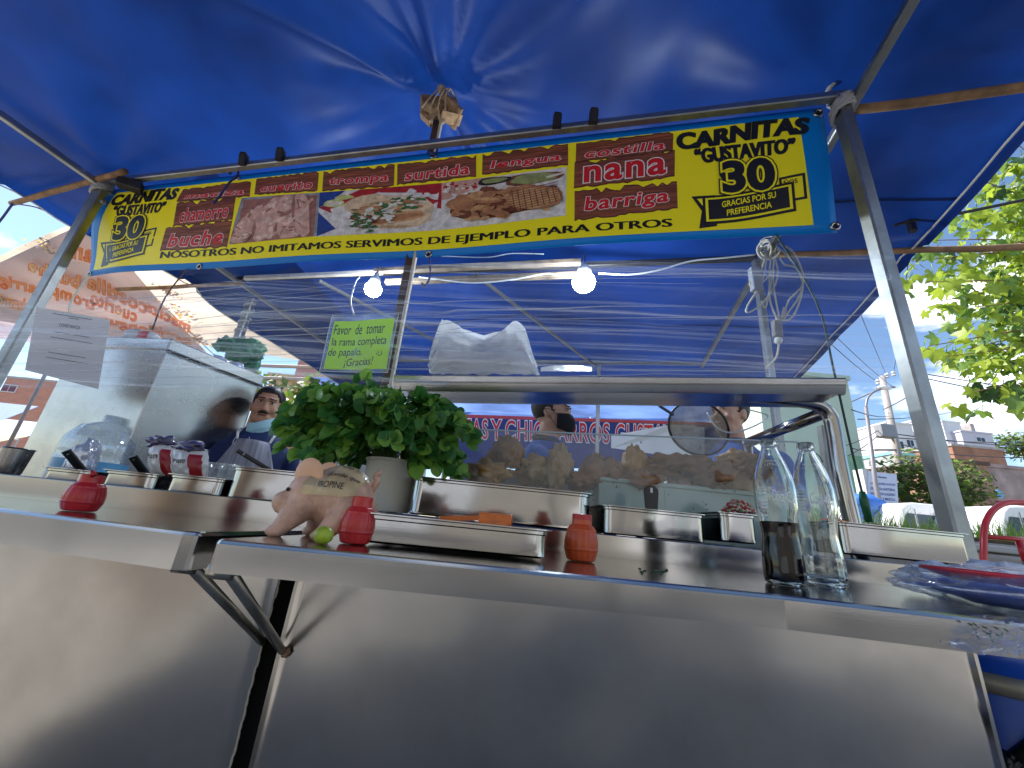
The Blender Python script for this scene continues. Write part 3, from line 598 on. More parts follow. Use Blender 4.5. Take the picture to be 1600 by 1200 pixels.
def panpx(x0, x1, yt, yb, Y, dep, label, **k):
    xm = (x0+x1)/2; ym = (yt+yb)/2; a, b = at(x0, ym - (xm-x0)*.09, Y=Y), at(x1, ym + (x1-xm)*.09, Y=Y)
    zt, zb = at(xm, yt, Y=Y).z, at(xm, yb, Y=Y).z; return pan(V((a.x+b.x)/2, Y+dep/2, zb), (b.x-a.x)/2, dep/2, zt-zb, label, **k)
panpx(50, 132, 731, 757, 1.16, .22, 'shallow pan furthest left on the cart, with a black spoon standing in it')
panpx(145, 240, 736, 765, 1.15, .22, 'shallow pan right of the red bottle, with a short black spoon in it')
panpx(247, 346, 743, 775, 1.13, .22, 'shallow pan in front of the packets of beans and plastic cups')
panpx(342, 492, 733, 790, 1.12, .30, 'deep pan in front of the man with a lowered blue face mask', r=.03)
panpx(628, 935, 757, 817, 1.14, .30, 'largest deep pan, right of the white bucket of herbs', r=.035, lip=.014)
panpx(940, 1113, 797, 842, 1.12, .24, 'pan holding the flat black handled server, in front of the pale green bin')
panpx(1125, 1196, 803, 849, 1.12, .24, 'small pan heaped with chopped salsa next to the soda bottles')
panpx(1318, 1530, 826, 876, 1.115, .17, 'shallow pan furthest right, in front of the steel post', r=.02, dent=.003)
fpz = T+.004
pf = pan(V(-.078, .835, fpz), .176, .108, at(715, 815, Y=.735).z-fpz, 'shallow pan standing on the front shelf with orange tongs across it', rot=R(3), r=.024)
for px0, py0, px1, py1, Y, lab in ((103, 704, 131, 738, 1.25, 'black spoon handle leaning left out of the furthest left pan'), (207, 713, 228, 742, 1.24, 'short black spoon handle in the second pan from the left'), (371, 704, 430, 740, 1.25, 'long thin black handle lying across the deep pan before the man')):
    p, q = at(px0, py0, Y=Y-.03), at(px1, py1, Y=Y+.02); q2 = q + (q-p)*.5
    m = MB().bar(p, q, .022 if px0 != 371 else .012, .010, up=(0, -1, .3), bev=.003); o = m.build('handle', BLK)
    o.name = 'spoon'; tag(o, lab, 'spoon', 'black spoons in the pans'); MB().tube([q, q2], .004, 6).build('shank', STB, o)
    MB().lathe(p.lerp(q, .18) + V(0, -.0055, .002), [(.0, 0.0), (.0045, 0)], 10, axis=(0, -1, .3)).build('hang_hole', mat('pale_hole', (.5, .48, .4), .6), o)
o = MB()
a, b = at(1017, 757, Y=1.20), at(1016, 798, Y=1.20)
pts = []
for i in range(9): t = math.pi*i/8; pts.append((.022*math.cos(t), .022*math.sin(t)*.9))
pts = pts + [(-.017, -.062), (.017, -.062)]
c0 = V(a.x, 1.20, a.z-.022); m = MB(); nn = len(pts); m.add([c0 + V(x, -.003, z) for x, z in pts] + [c0 + V(x, .003, z) for x, z in pts], [tuple(range(nn-1, -1, -1)), tuple(range(nn, 2*nn))] + [(i, (i+1) % nn, nn+(i+1) % nn, nn+i) for i in range(nn)])
o = m.build('server', BLK, label='flat black server handle with a slot, standing in the pan before the green bin', cat='server', bevel=.0015); MB().box(-.0035, .0035, -.0042, -.0034, -.002, .012, T=lambda q: q + c0).build('slot', mat('pale_slot', (.7, .7, .68), .5), o); 
# chopped salsa
m = MB(); c = at(1158, 800, Y=1.2)
for k in range(520):
    r = random.random()**.6; a = random.uniform(0, 6.28); x, y = .042*r*math.cos(a), .05*r*math.sin(a); z = (1-r*r)*.032 + random.uniform(-.003, .003); s = random.uniform(.0018, .0042)
    Q = Matrix.Rotation(random.uniform(0, 3), 3, V(random.random(), random.random(), 1).normalized()); P0 = V(c.x+.002+x, 1.215+y, c.z+z)
    m.box(-s, s, -s*.7, s*.7, -s*.6, s*.6, random.choice((0, 0, 0, 1, 2, 2)), lambda q: Q @ q + P0)
m.build('chopped_salsa', [mat('tomato', (.50, .03, .02), .35), mat('cilantro_bits', (.08, .20, .03), .5), mat('onion_bits', (.72, .70, .55), .4)], kind='stuff')
# orange tongs
tg = empty('tongs', at(760, 815, Y=.85), 'translucent orange plastic tongs lying across the front shelf pan', 'tongs'); om = mat('orange_plastic', (.90, .20, .015), .3, var=.2, vs=20, transm=.15)
e, f1, f2 = at(797, 812, Y=.82), at(686, 815, Y=.86), at(715, 822, Y=.78)
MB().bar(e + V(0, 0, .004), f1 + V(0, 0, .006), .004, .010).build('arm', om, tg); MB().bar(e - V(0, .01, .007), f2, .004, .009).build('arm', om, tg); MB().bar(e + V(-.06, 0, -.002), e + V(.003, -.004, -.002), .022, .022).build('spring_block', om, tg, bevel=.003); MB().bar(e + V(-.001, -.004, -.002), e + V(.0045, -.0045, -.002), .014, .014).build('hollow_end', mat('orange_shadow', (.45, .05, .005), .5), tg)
# ================================================================== small things on the shelves
def barrel(px, py, ztop, r, col, name, lab):
    c = at(px, py, Z=T); h = ztop - T; m_ = mat(name, col, .32, var=.12, vs=20)
    pr = [(0, 0), (.70, 0), (.77, .012)]
    for i in range(41):
        t = i/40; z = .02+.76*t; q_ = .70+.30*math.sin(math.pi*min(1, max(0, (t*.94+.10))))**.8 if t < .97 else .60
        for bz_ in (.24, .66):
            if abs(z-bz_) < .018: q_ += .035
        pr.append((q_, z))
    pr += [(.60, .80), (.585, .83), (.585, .865)]
    o = MB().lathe(V(c.x, c.y, T+.001), [(a*r, b*h) for a, b in pr], 96, fn=lambda a, z: 1 - (.028*(abs(math.sin(a*8))**6) if (.05*h < z < .22*h or .28*h < z < .64*h or .70*h < z < .8*h) else 0)).build('sauce_bottle', m_, smooth=True, label=lab, cat='bottle', group='barrel shaped sauce bottles')
    MB().lathe(V(c.x, c.y, T), [(.58*r, .86*h), (.585*r, .99*h), (.55*r, 1.0*h), (0, 1.0*h)], 32, fn=lambda a, z: 1+.008*math.sin(a*24)).build('cap', m_ if col[1] < .04 else mat('red_cap', (.50, .02, .02), .35), o, angle=40)
    return o
barrel(907, 877, at(907, 804, Y=.879).z, .034, (.62, .085, .012), 'orange_red_plastic', 'orange red barrel bottle standing right of the front shelf pan')
barrel(553, 850, at(557, 775, Y=.731).z, .0285, (.58, .025, .02), 'red_plastic', 'red barrel bottle between the toy pig and the front shelf pan')
b3 = barrel(122, 799, at(147, 742, Y=.835).z, .032, (.52, .018, .02), 'deep_red_plastic', 'red barrel bottle alone on the left shelf')
MB().tube([at(147, 743, Y=.835), at(143, 736, Y=.835)], [.006, .003], 8).build('nozzle', MT['deep_red_plastic'], b3, smooth=True)
# lime
c = at(502, 851, Z=T); MB().ball(c + V(0, 0, .0135), (.015, .0135, .0135), 20, fn=lambda d: 1+.02*noise.noise(d*5)).build('lime', mat('lime_skin', (.40, .50, .03), .35, var=.3, vs=60, bump=.1, bs=300), smooth=True, label='small yellow green lime by the feet of the toy pig', cat='lime')
m = MB()
for k in range(16):
    p = at(1020+random.uniform(-22, 28), 892+random.uniform(-4, 5), Z=T+.001); m.ball(p, (.003*random.uniform(.6, 1.6), .003, .0012), 6)
m.build('herb_crumbs', mat('herb_crumbs', (.05, .09, .03), .7), kind='stuff')
# glass soda bottles
GLASS = mat('clear_glass', (.93, .97, .95), .02, transm=1, ior=1.48)
def soda(px, py, ptx, pty, level, lab):
    c = at(px, py, Z=T); h = at(ptx, pty, Y=c.y).z - T; k = h/.27; c = V(c.x, c.y, T+.001)
    pr = [(.024, .002), (.030, 0), (.033, .004), (.0345, .02), (.0335, .05), (.0300, .078), (.0295, .088), (.0325, .115), (.0355, .135), (.036, .165), (.0355, .178), (.032, .197), (.025, .220), (.0185, .238), (.0150, .250), (.0142, .258), (.0160, .259), (.0162, .264), (.0148, .2655), (.0150, .269), (.0128, .270)]
    inn = [(.0105, .268), (.0108, .255), (.0125, .245), (.0155, .236), (.022, .218), (.029, .196), (.0325, .177), (.033, .165), (.0325, .135), (.0295, .115), (.0265, .088), (.0270, .078), (.0305, .05), (.0315, .02), (.029, .008), (0, .006)]
    fl = lambda a, z: 1 - (.022*abs(math.sin(a*8))**3 if (.012*k < z < .075*k or .09*k < z < .128*k) else 0)
    o = MB().lathe(c, [(0, .003*k)] + [(a*k, b*k) for a, b in pr+inn], 64, fn=fl).build('soda_bottle', GLASS, smooth=True, label=lab, cat='bottle', group='glass soda bottles on the front shelf')
    if level:
        lp = [(0, .0062)] + [(a+.0006, b) for a, b in reversed(inn[:-1]) if b < level]; lp += [(.0293, level), (0, level)]
        MB().lathe(c, [(a*k, b*k) for a, b in lp], 40).build('soda', mat('cola', (.006, .002, .001), .5, spec=.02), o, smooth=True)
    def cyl(s, t, off): a = s; r = .0362*k+off; return c + V(math.cos(a)*r, math.sin(a)*r, t*k)
    m = MB(); a0 = math.atan2(-c.y, -c.x)
    put_text(m, 'Coca-Cola', [(a0-.15, .166), (a0+1.05, .164), (a0+1.05, .143), (a0-.15, .145)], cyl, .0, 0, bold=.01, shear=.35)
    m.build('print', mat('bottle_print', (.75, .78, .78), .5), o)
    m = MB(); 
    for i in range(7): m.add([cyl(a0-.75, .170-.006*i, .0002), cyl(a0-.35, .170-.006*i, .0002), cyl(a0-.35, .1665-.006*i, .0002), cyl(a0-.75, .1665-.006*i, .0002)], [(0, 1, 2, 3)])
    m.build('print', MT['bottle_print'], o)
    def cy2(s, t, off): r = .0245*k+off; return c + V(math.cos(s)*r, math.sin(s)*r, t*k)
    m = MB(); put_text(m, 'MEDIO', [(a0-.4, .2235), (a0+.5, .2235), (a0+.5, .2185), (a0-.4, .2185)], cy2, .0); put_text(m, 'LITRO', [(a0-.4, .2165), (a0+.5, .2165), (a0+.5, .2115), (a0-.4, .2115)], lambda s, t, o_: c + V(math.cos(s)*.0268*k, math.sin(s)*.0268*k, t*k), .0); m.build('print', MT['bottle_print'], o)
    return o
soda(1228, 914, 1206, 688, .108, 'glass bottle half full of dark cola on the front shelf'); soda(1292, 916, 1265, 694, 0, 'empty glass soda bottle right behind the half full cola bottle')
# stacked plates wrapped in film
Qp = Matrix.Translation(V(.84, .635, T+.012)) @ Matrix.Rotation(R(-14), 4, 'Z') @ Matrix.Rotation(R(1), 4, 'Y')
def plate(dz, sx, sy, m_, lab, tl=0):
    m = MB(); m.lathe(V(0, 0, 0), [(0, .004), (.6, .004), (.72, .010), (1, .020), (1.01, .022), (1, .024), (.7, .014), (.58, .008), (0, .008)], 48)
    m.v = [tuple(Qp @ (Matrix.Rotation(tl, 3, 'Y') @ V(x*sx, y*sy, z*(1.25 if dz > .01 else 1)+dz))) for x, y, z in m.v]; return m.build('plate', m_, smooth=True, label=lab, cat='plate', group='film wrapped plates')
bp_ = mat('blue_melamine', (.05, .13, .50), .3); rp_ = mat('maroon_melamine', (.55, .03, .05), .3)
plate(-.008, .165, .10, bp_, 'blue plate lowest in the wrapped stack on the right of the shelf'); plate(.003, .160, .095, bp_, 'blue plate directly under the maroon plate'); plate(.013, .157, .094, rp_, 'maroon plate on top of the wrapped blue plates')
def crump(c, r, seed, amp=.25, n=28, rot=None, keep=None):
    m = MB(); m.ball(c, r, n, rot=rot, fn=lambda d: 1+amp*noise.noise(d*2.2+V(seed, 0, 0))+amp*.45*noise.noise(d*6+V(0, seed, 0))+amp*.2*noise.noise(d*14)); return m
CF = clearfilm('bag_film', .26, .88, (14, 14, 40), (.93, .95, 1), .10, (.45, .68), diff=.5)
crump(Qp @ V(0, -.0, .020), (.20, .115, .034), 3, .16, 64, rot=Matrix.Rotation(R(-14), 3, 'Z')).build('plastic_wrap', CF, smooth=True, label='crumpled clear film wrapped around the maroon and blue plates', cat='plastic wrap')
def drape(a, b):
    p = at(1470+150*a, 958+8*a+62*b*(.55+.45*math.sin(2.2*a+.4)), Y=.60-.06*a-.03*b); return p + V(0, -.018*noise.noise(V(a*5, b*4, 1)) - .008*noise.noise(V(a*14, b*10, 4)), 0)
MB().grid(drape, 40, 30).build('plastic_bag', CF, smooth=True, label='loose end of clear plastic bag hanging over the right shelf edge', cat='plastic bag')
m = MB()
for k in range(10): 
    p = at(1562+random.gauss(0, 16), 982+random.gauss(0, 9), Y=.555); m.ball(p, (.0035, .001, .0012), 8, rot=Matrix.Rotation(random.uniform(0, 3), 3, 'Y'))
m.build('herb_scraps', mat('wet_herb', (.03, .10, .03), .4), kind='stuff')
nap = mat('napkin', (.80, .82, .86), .8, var=.08)
crump(at(1478, 902, Y=.93), (.075, .05, .026), 9, .55, 40).build('napkin', nap, smooth=True, label='crumpled white napkin behind the wrapped plates, nearer the bottles', cat='napkin', group='crumpled napkins')
crump(at(1575, 912, Y=.86), (.09, .05, .032), 5, .6, 40).build('napkin', nap, smooth=True, label='crumpled white napkin heap at the right edge behind the plates', cat='napkin', group='crumpled napkins')
MB().ball(at(1498, 909, Y=.70), (.013, .011, .010), 14).build('lime_piece', mat('lime_green', (.10, .33, .02), .35), smooth=True, label='bright green lime piece on the wrapped plates', cat='lime')
# ================================================================== toy pig
pg = at(515, 843, Z=T); PC = V(pg.x-.005, .78, T)
ps = .93
pink = mat('pig_skin', (.66, .38, .25), .4, var=.42, vs=20, bump=.35, bs=40)
m = MB(); A = lambda x, y, z: PC + V(x*.84, y, z*1.04)*ps
m.ball(A(.008, 0, .075), (.062, .057, .058), 28); m.ball(A(-.050, -.014, .076), (.045, .044, .044), 24); m.cap(A(-.07, -.024, .066), A(-.100, -.038, .058), .026, .019, 18); m.lathe(A(-.106, -.042, .056), [(0, .006), (.016, .006), (.019, 0), (.017, -.008)], 20, axis=(-.8, -.5, -.1))
for x, y, a, b in ((-.055, -.035, -.085, -.055), (-.045, .035, -.060, .045), (.05, -.035, .015, -.062), (.055, .035, .06, .04)):
    m.cap(A(x, y, .055), A(a, b, .012), .028, .014, 14); m.ball(A(a-.005, b-.004, .008), (.016, .014, .009), 12)
m.ball(A(.045, -.028, .055), (.035, .032, .038), 16)
pig = m.build('toy_pig', pink, label='pink plastic toy pig with a handwritten note taped over its back', cat='toy pig'); remesh(pig, .0032, 6)
ear = lambda sx: MB().ball(A(-.060+.02*sx, -.040+.05*(sx > 0), .114), (.030, .007, .040), 20, rot=Matrix.Rotation(R(-22), 3, 'Y') @ Matrix.Rotation(R(-15), 3, 'Z'), fn=lambda d: 1-.35*max(0, d.z)).build('ear', mat('pig_ear', (.80, .44, .24), .45, var=.15), pig, smooth=True)
ear(0); ear(1)
MB().tube(curve_pts([A(.078, 0, .095), A(.088, -.004, .112), A(.082, -.006, .122), A(.092, -.005, .130)]), [.006]*25, 8).build('tail', pink, pig, smooth=True)
for s in (-1, 1): MB().ball(A(-.077+.012*s, -.052+.012*s+.012, .080), .0035, 10).build('eye', BLK, pig, smooth=True)
def pback(s, t, off=0):   # s along the body, t over the side
    a = -1.5+1.95*s; th = R(-62) + R(118)*t; r = 1.075+off/.05
    x = .010+.075*r*math.sin(-a*.0+(s-.5)*1.75); k = math.cos((s-.5)*1.75)
    w = 1+.012*noise.noise(V(s*9, t*9, 2)); return A(x, -math.cos(th)*.055*k*r*w, .072+math.sin(th)*.053*k*r*w + 0.0) if False else A(x, -.055*r*k*w*math.cos(R(-8+96*(1-t))), .072+.053*r*k*w*math.sin(R(-8+96*(1-t))))
MB().grid(lambda a, b: pback(.02+.90*a + .03*math.sin(b*5), .0+.88*b, .0), 24, 14).build('taped_note', mat('kraft_note', (.70, .50, .24), .35, var=.35, vs=16, bump=.2, bs=60, coat=.6), pig, smooth=True)
MB().grid(lambda a, b: pback(.05+.35*a + .05*math.sin(b*4), -.02+.75*b, .002), 14, 10).build('tape', clearfilm('packing_tape', .25, .7, (60, 60, 20), (.9, .88, .8), .2), pig, smooth=True)
m = MB(); put_text(m, 'donde que', rect(.36, .42, .86, .54), pback, .0012, bold=0, shear=.25); put_text(m, 'PROPINE', rect(.26, .62, .66, .74), pback, .0012, bold=0); put_text(m, 'esta hucha', rect(.50, .14, .95, .26), pback, .0012, bold=.01, shear=.25); m.build('lettering', BLACKINK, pig)
for o_ in list(bpy.data.objects):
    if o_.parent == pig and o_.name.split('.')[0] in ('taped_note', 'tape', 'lettering'):
        sw = o_.modifiers.new('sw', 'SHRINKWRAP'); sw.target = pig; sw.wrap_mode = 'ABOVE_SURFACE'; sw.offset = {'taped_note': .0012, 'tape': .002, 'lettering': .0032}[o_.name.split('.')[0]]
# ================================================================== herb bunch in a bucket
bc = at(598, 812, Y=1.27); bz = CT+.002
bk_ = MB().lathe(V(bc.x, 1.27, bz), [(0, 0), (.068, 0), (.071, .004), (.080, .14), (.084, .143), (.084, .15), (.076, .15), (.069, .01), (0, .01)], 40).build('bucket', mat('white_bucket', (.70, .68, .60), .45, var=.12), smooth=False, angle=40, label='off white plastic bucket holding the bunch of leafy herbs', cat='bucket')
herb = empty('herb_bunch', V(bc.x, 1.27, bz+.15), 'large bushy bunch of green papalo herb with round leaves in the white bucket', 'herb')
hc = at(590, 679, Y=1.20)
def leafmesh(name, L_, W_, m_, lobes=0, curl=.25):
    m = MB(); n = 7; vs = []
    for i in range(n+1):
        t = i/n; wd = W_ * max(0, math.sin(math.pi*(.06+.90*t)))**.55
        if i == 0: wd = .002
        z = -curl*L_*t*t
        vs += [V(-wd, t*L_, z+wd*.35), V(0, t*L_, z), V(wd, t*L_, z+wd*.35)]
    m.add(vs, [(3*i, 3*i+1, 3*i+4, 3*i+3) for i in range(n)] + [(3*i+1, 3*i+2, 3*i+5, 3*i+4) for i in range(n)]); return m.mesh(name, m_, True)
HG = [mat('herb_leaf_mid', (.14, .36, .05), .42, var=.35, vs=20, trans=.4), mat('herb_leaf_deep', (.06, .22, .04), .42, var=.35, vs=20, trans=.4), mat('herb_leaf_fresh', (.26, .50, .07), .42, var=.3, vs=20, trans=.4)]
HL = [leafmesh('leaf', random.uniform(.022, .046), random.uniform(.010, .0195), HG[i % 3], curl=random.uniform(.05, .4)) for i in range(9)]
stem = MB(); leaves = []
for k in range(170):
    a = random.uniform(0, 2*math.pi); el = random.uniform(-.95, 1.3); d = V(math.cos(a)*math.cos(el)*1.0, math.sin(a)*math.cos(el), math.sin(el))
    rr_ = random.uniform(.68, 1.16); bump_ = 1+.22*noise.noise(V(a*1.2, el*2, 5))
    e = hc + V(0, -.02, -.006) + V(d.x*.250*rr_*bump_, d.y*.19*rr_, (d.z*.105 if d.z > 0 else d.z*.120)*rr_*bump_ + .012)
    if d.x > .8 and d.z < .3: e += V(.02, 0, -.02)
    b0 = V(bc.x, 1.27, bz+.16) + V(d.x*.06, d.y*.06, 0); mid = b0.lerp(e, .5) + V(0, 0, .07)
    P = curve_pts([b0, mid, e], 8); stem.tube(P, .0016, 4, cap=False)
    for j in range(5, len(P)):
        for s in range(1 if j < 9 else 3):
            leaves.append((P[j] + V(random.uniform(-.015, .015), random.uniform(-.015, .015), random.uniform(-.012, .012)), (P[j]-P[j-1]).normalized()))
m = MB().tube(curve_pts([hc + V(-.04, -.05, .05), hc + V(-.05, -.05, .12), hc + V(-.045, -.05, .15)]), .0016, 4); 
for k in range(14): leaves.append((hc + V(-.055+random.uniform(-.03, .035), -.05+random.uniform(-.02, .02), .085+.005*k), V(random.uniform(-1, 1), random.uniform(-.8, .2), .5)))
stem.v += m.v and []; stem.build('stems', mat('herb_stem', (.10, .20, .04), .5), herb, kind='stuff')
leaves.sort(key=lambda q: (q[0]-CAM).length)
sm = MB()
for i, (p, d) in enumerate(leaves):
    out_ = (p - hc); out_.z *= .6; dirn = (d*.5 + out_.normalized()*.8 + V(random.gauss(0, .5), random.gauss(0, .5) - .1, random.gauss(-.3, .6))).normalized()
    upv = (V(random.gauss(0, .6), -.7 + random.gauss(0, .5), .55)).normalized()
    z_ = (upv - dirn*upv.dot(dirn)).normalized(); x_ = dirn.cross(z_); Mx = Matrix((x_, dirn, z_)).transposed(); sc = random.uniform(.75, 1.25)
    me = HL[random.randrange(9)]
    if i < 300:
        o = link('leaf', me, herb); o.matrix_parent_inverse = Matrix.Translation(-Vector(herb.location)); o.matrix_basis = Matrix.LocRotScale(p, Mx.to_quaternion(), V(sc, sc, sc))
    else:
        mi = HG.index(me.materials[0]); sm.add([p + Mx @ (v.co*sc) for v in me.vertices], [tuple(q.vertices) for q in me.polygons], mi)
sm.build('foliage', HG, herb, smooth=True, kind='stuff')
# ================================================================== cooked pork behind the guard
PK_ = [mat('pork_brown', (.36, .17, .065), .45, var=.5, vs=9, bump=.5, bs=25), mat('pork_pale', (.55, .34, .15), .45, var=.4, vs=9, bump=.5, bs=25), mat('pork_golden', (.52, .27, .075), .45, var=.5, vs=9, bump=.5, bs=25)]
chunks = [((762, 738), (.062, .05, .030), 2, 'golden flat piece of pork at the left end of the meat row'), ((790, 708), (.045, .05, .045), 0, 'tall reddish pork piece behind the golden flat one'), ((838, 735), (.05, .05, .042), 1, 'pale rounded pork piece next to the tall upright skin'), ((874, 728), (.032, .03, .055), 1, 'upright pale piece of pork skin standing in the row'),
          ((940, 740), (.06, .05, .045), 0, 'brown domed pork piece above the left end of the green bin'), ((990, 728), (.035, .04, .055), 2, 'pointed pork piece with a raised tip right of the domed one'), ((1005, 752), (.05, .05, .03), 0, 'low pork piece resting on the rim of the green bin'),
          ((1060, 728), (.10, .06, .030), 0, 'widest flat slab of brown pork over the green bin'), ((1068, 760), (.045, .03, .04), 0, 'pork piece drooping over the front of the green bin'), ((1115, 745), (.05, .05, .04), 0, 'dark pork piece right of the wide slab'), ((1155, 760), (.065, .04, .045), 1, 'large lumpy pork piece hanging low behind the soda bottles'), ((1150, 722), (.05, .05, .03), 2, 'golden pork piece topping the heap behind the soda bottles'), ((1180, 735), (.045, .05, .04), 0, 'dark pork piece at the right end of the meat row'), ((905, 752), (.04, .05, .025), 0, 'small low pork piece between the skin and the green bin')]
for i, ((x, y), r, c, lab) in enumerate(chunks):
    p = at(x, y, Y=1.425 + .03*(i % 3)); crump(p, V(*r)*1.32, i*3.1, .44, 44).build('pork_chunk', PK_[c], smooth=True, label=lab, cat='pork', group='cooked pork pieces behind the splash guard')
for i in range(12):
    p = at(730+i*38, 775, Y=1.56); crump(V(p.x, 1.58, 1.06), (.06, .05, .05), i*1.7, .5, 16).build('pork_chunk', PK_[i % 3], smooth=True, label='cooked pork in the back row, %s from the herb bucket' % ('first second third fourth fifth sixth seventh eighth ninth tenth eleventh twelfth'.split()[i]), cat='pork', group='cooked pork pieces behind the splash guard')
a, b = at(936, 752, Y=1.40), at(1245, 772, Y=1.40); bz0 = CT+.001; zt_ = (a.z+b.z)/2
MB().box(at(700, 760, Y=1.6).x, 1.15, 1.605, 1.615, CT+.001, CT+.20).build('gap_screen', mat('screen_white', (.55, .56, .54), .5, var=.2), label='pale upright panel added to cover bright gaps behind the cooked pork', cat='tray', bevel=.002)  # pale panel added to block the bright background between the pork pieces
gb = mat('pale_green_plastic', (.40, .50, .40), .45, var=.12)
o = MB().box(a.x, b.x, 1.40, 1.405, bz0, zt_-.01).box(a.x, b.x, 1.53, 1.535, bz0, zt_-.01).box(a.x, a.x+.005, 1.405, 1.53, bz0, zt_-.01).box(b.x-.005, b.x, 1.405, 1.53, bz0, zt_-.01).box(a.x, b.x, 1.405, 1.53, bz0, bz0+.005).build('bin', gb, label='pale green plastic bin under the cooked pork behind the guard', cat='bin', bevel=.002)
MB().box(a.x-.008, b.x+.008, 1.392, 1.41, zt_-.01, zt_+.004).build('rim', gb, o, bevel=.003)
for x in (.33, .66): MB().box(a.x+(b.x-a.x)*x, a.x+(b.x-a.x)*x+.004, 1.3975, 1.3995, bz0, zt_-.012).build('rib', gb, o)
# ================================================================== things hung under the canopy
sg = empty('paper_sign', at(563, 580, Y=1.38), 'fluorescent green handwritten sign in a clear sleeve hanging above the herbs', 'sign')
def SP(s, t, off=0): return at(s, t, Y=1.38-off) + V(0, .004*math.sin(s*.06), 0)
m = MB().grid(lambda a, b: SP(*BQ([(523, 502), (617, 498), (604, 577), (506, 577)], a, b), 0), 12, 10); m.build('paper', mat('fluor_paper', (.50, .86, .01), .6, trans=.25), sg, smooth=True)
for (off, nm) in ((.004, 'sleeve'), (-.004, 'sleeve')):
    MB().grid(lambda a, b: SP(*BQ([(519, 493), (623, 490), (606, 583), (500, 581)], a, b), off), 10, 10).build(nm, clearfilm('sleeve_film', .12, .45, (9, 9, 9), (.93, .96, 1), .08, (.5, .75)), sg, smooth=True)
m = MB(); m.tube([SP(519, 493), SP(623, 490), SP(606, 583), SP(500, 581), SP(519, 493)], .0018, 5); m.build('sleeve_seam', mat('sleeve_edge', (.6, .7, .75), .2, alpha=.7), sg)
ink = BLACKINK
m = MB()
put_text(m, 'Favor  de  tomar', [(523, 508), (603, 504), (601, 521), (521, 523)], SP, .0006, bold=.004, shear=.12)
put_text(m, 'la rama completa', [(519, 528), (605, 525), (603, 542), (518, 544)], SP, .0006, bold=.004, shear=.12)
put_text(m, 'de papalo.', [(514, 545), (566, 543), (564, 558), (512, 560)], SP, .0006, bold=.004, shear=.12)
put_text(m, '¡Gracias!', [(538, 560), (584, 557), (581, 573), (536, 575)], SP, .0006, bold=.006, shear=.12)
m.tube([SP(588+.6*i, 552+4*math.sin(i/16*math.pi), .0008) for i in range(17)], .0012, 4); m.tube([SP(592, 549, .0008), SP(591.5, 553, .0008)], .001, 4); m.tube([SP(597, 548, .0008), SP(596.5, 552, .0008)], .001, 4)
m.build('handwriting', ink, sg)
MB().grid(lambda a, b: at(568+16*a+ (0 if b else 0), 500-44*b, Y=1.38+.57*b), 2, 4).build('hanging_tape', clearfilm('tape_film', .25, .6, (30, 30, 30), (.9, .93, .95), .1), sg)
cord('wire', [at(553, 492, Y=1.40), at(549, 478, Y=1.6), at(549, 462, Y=1.9), at(556, 440, Y=2.3), at(562, 432, Y=2.6)], .004, mat('white_cable', (.70, .69, .64), .45), 'white wire looping from the small bulb down to the green sign', 'wire')
# bulbs
BE = mat('bulb_glow', (1, 1, 1), .3, emis=((.80, .92, 1.0), 120))
for px, py, r, v, lab in ((583, 452, .070, 1.02, 'smaller lit white bulb beside the dark centre pole'), (912, 441, .084, .98, 'large lit white bulb under the weathered boards')):
    p = atp(px, py, U(0, v), e2); b = empty('light_bulb', p, lab, 'light bulb', 'lit bulbs on the second rail'); 
    MB().ball(p, (r, r, r*.92), 24).build('globe', BE, b, smooth=True); top = V(p.x, p.y, p.z+r*.8)
    MB().lathe(top, [(r*.62, -.01), (r*.66, .02), (r*.55, .055), (.022, .07), (.02, .10), (0, .10)], 20).build('socket', mat('socket_white', (.62, .62, .6), .4), b, smooth=True)
    MB().bar(V(top.x, top.y, top.z+.09), V(top.x, top.y, 3.0), .012).build('hanger', GALV, b)
WC = MT['white_cable']
q = lambda x, y: atp(x, y, U(0, 1.10), e2)
cord('cable', [q(655, 433), q(690, 437), q(740, 442), q(800, 437), q(850, 428), q(872, 429)], .007, WC, 'white cable sagging between the two bulbs', 'cable')
cord('cable', [q(935, 427), q(985, 429), q(1030, 422), q(1080, 408), q(1130, 403), q(1180, 398)], .007, WC, 'white cable running from the large bulb to the tangled cables', 'cable')
cord('cable', [q(690, 400), q(760, 402), q(800, 396), q(850, 397)], .005, WC, 'thin white cable lying along the upper weathered board', 'cable')
cb = empty('cable_bundle', q(1200, 390), 'tangled beige cables coiled round the rail joint with long drooping loops', 'cable'); BC = mat('beige_cable', (.52, .47, .36), .55)
qq = lambda x, y: atp(x, y, U(0, 1.02), e2)
loops = [[(1200, 385), (1190, 420), (1172, 440), (1180, 450), (1205, 425), (1212, 395)], [(1205, 385), (1215, 430), (1195, 470), (1170, 488), (1168, 478), (1190, 440), (1200, 390)], [(1212, 385), (1230, 400), (1252, 430), (1250, 460), (1230, 490), (1225, 497), (1232, 470), (1255, 440), (1240, 395), (1215, 380)],
         [(1206, 388), (1202, 430), (1203, 470), (1214, 500), (1210, 515)], [(1210, 388), (1208, 440), (1216, 490), (1218, 505)], [(1210, 375), (1222, 410), (1245, 420), (1254, 450), (1240, 492), (1222, 500), (1225, 480)], [(1212, 388), (1205, 440), (1196, 480), (1190, 470)]]
m = MB()
for lp in loops: m.tube(curve_pts([qq(x, y) for x, y in lp], 8), .0065, 6)
for k in range(9):
    c = qq(1200+random.uniform(-8, 8), 385+random.uniform(-8, 14)); a = random.uniform(0, 3); m.tube([c + V(.05*math.cos(i*.63)*math.cos(a), .05*math.cos(i*.63)*math.sin(a), .045*math.sin(i*.63)) for i in range(11)], .007, 6)
m.build('loops', BC, cb, smooth=True)
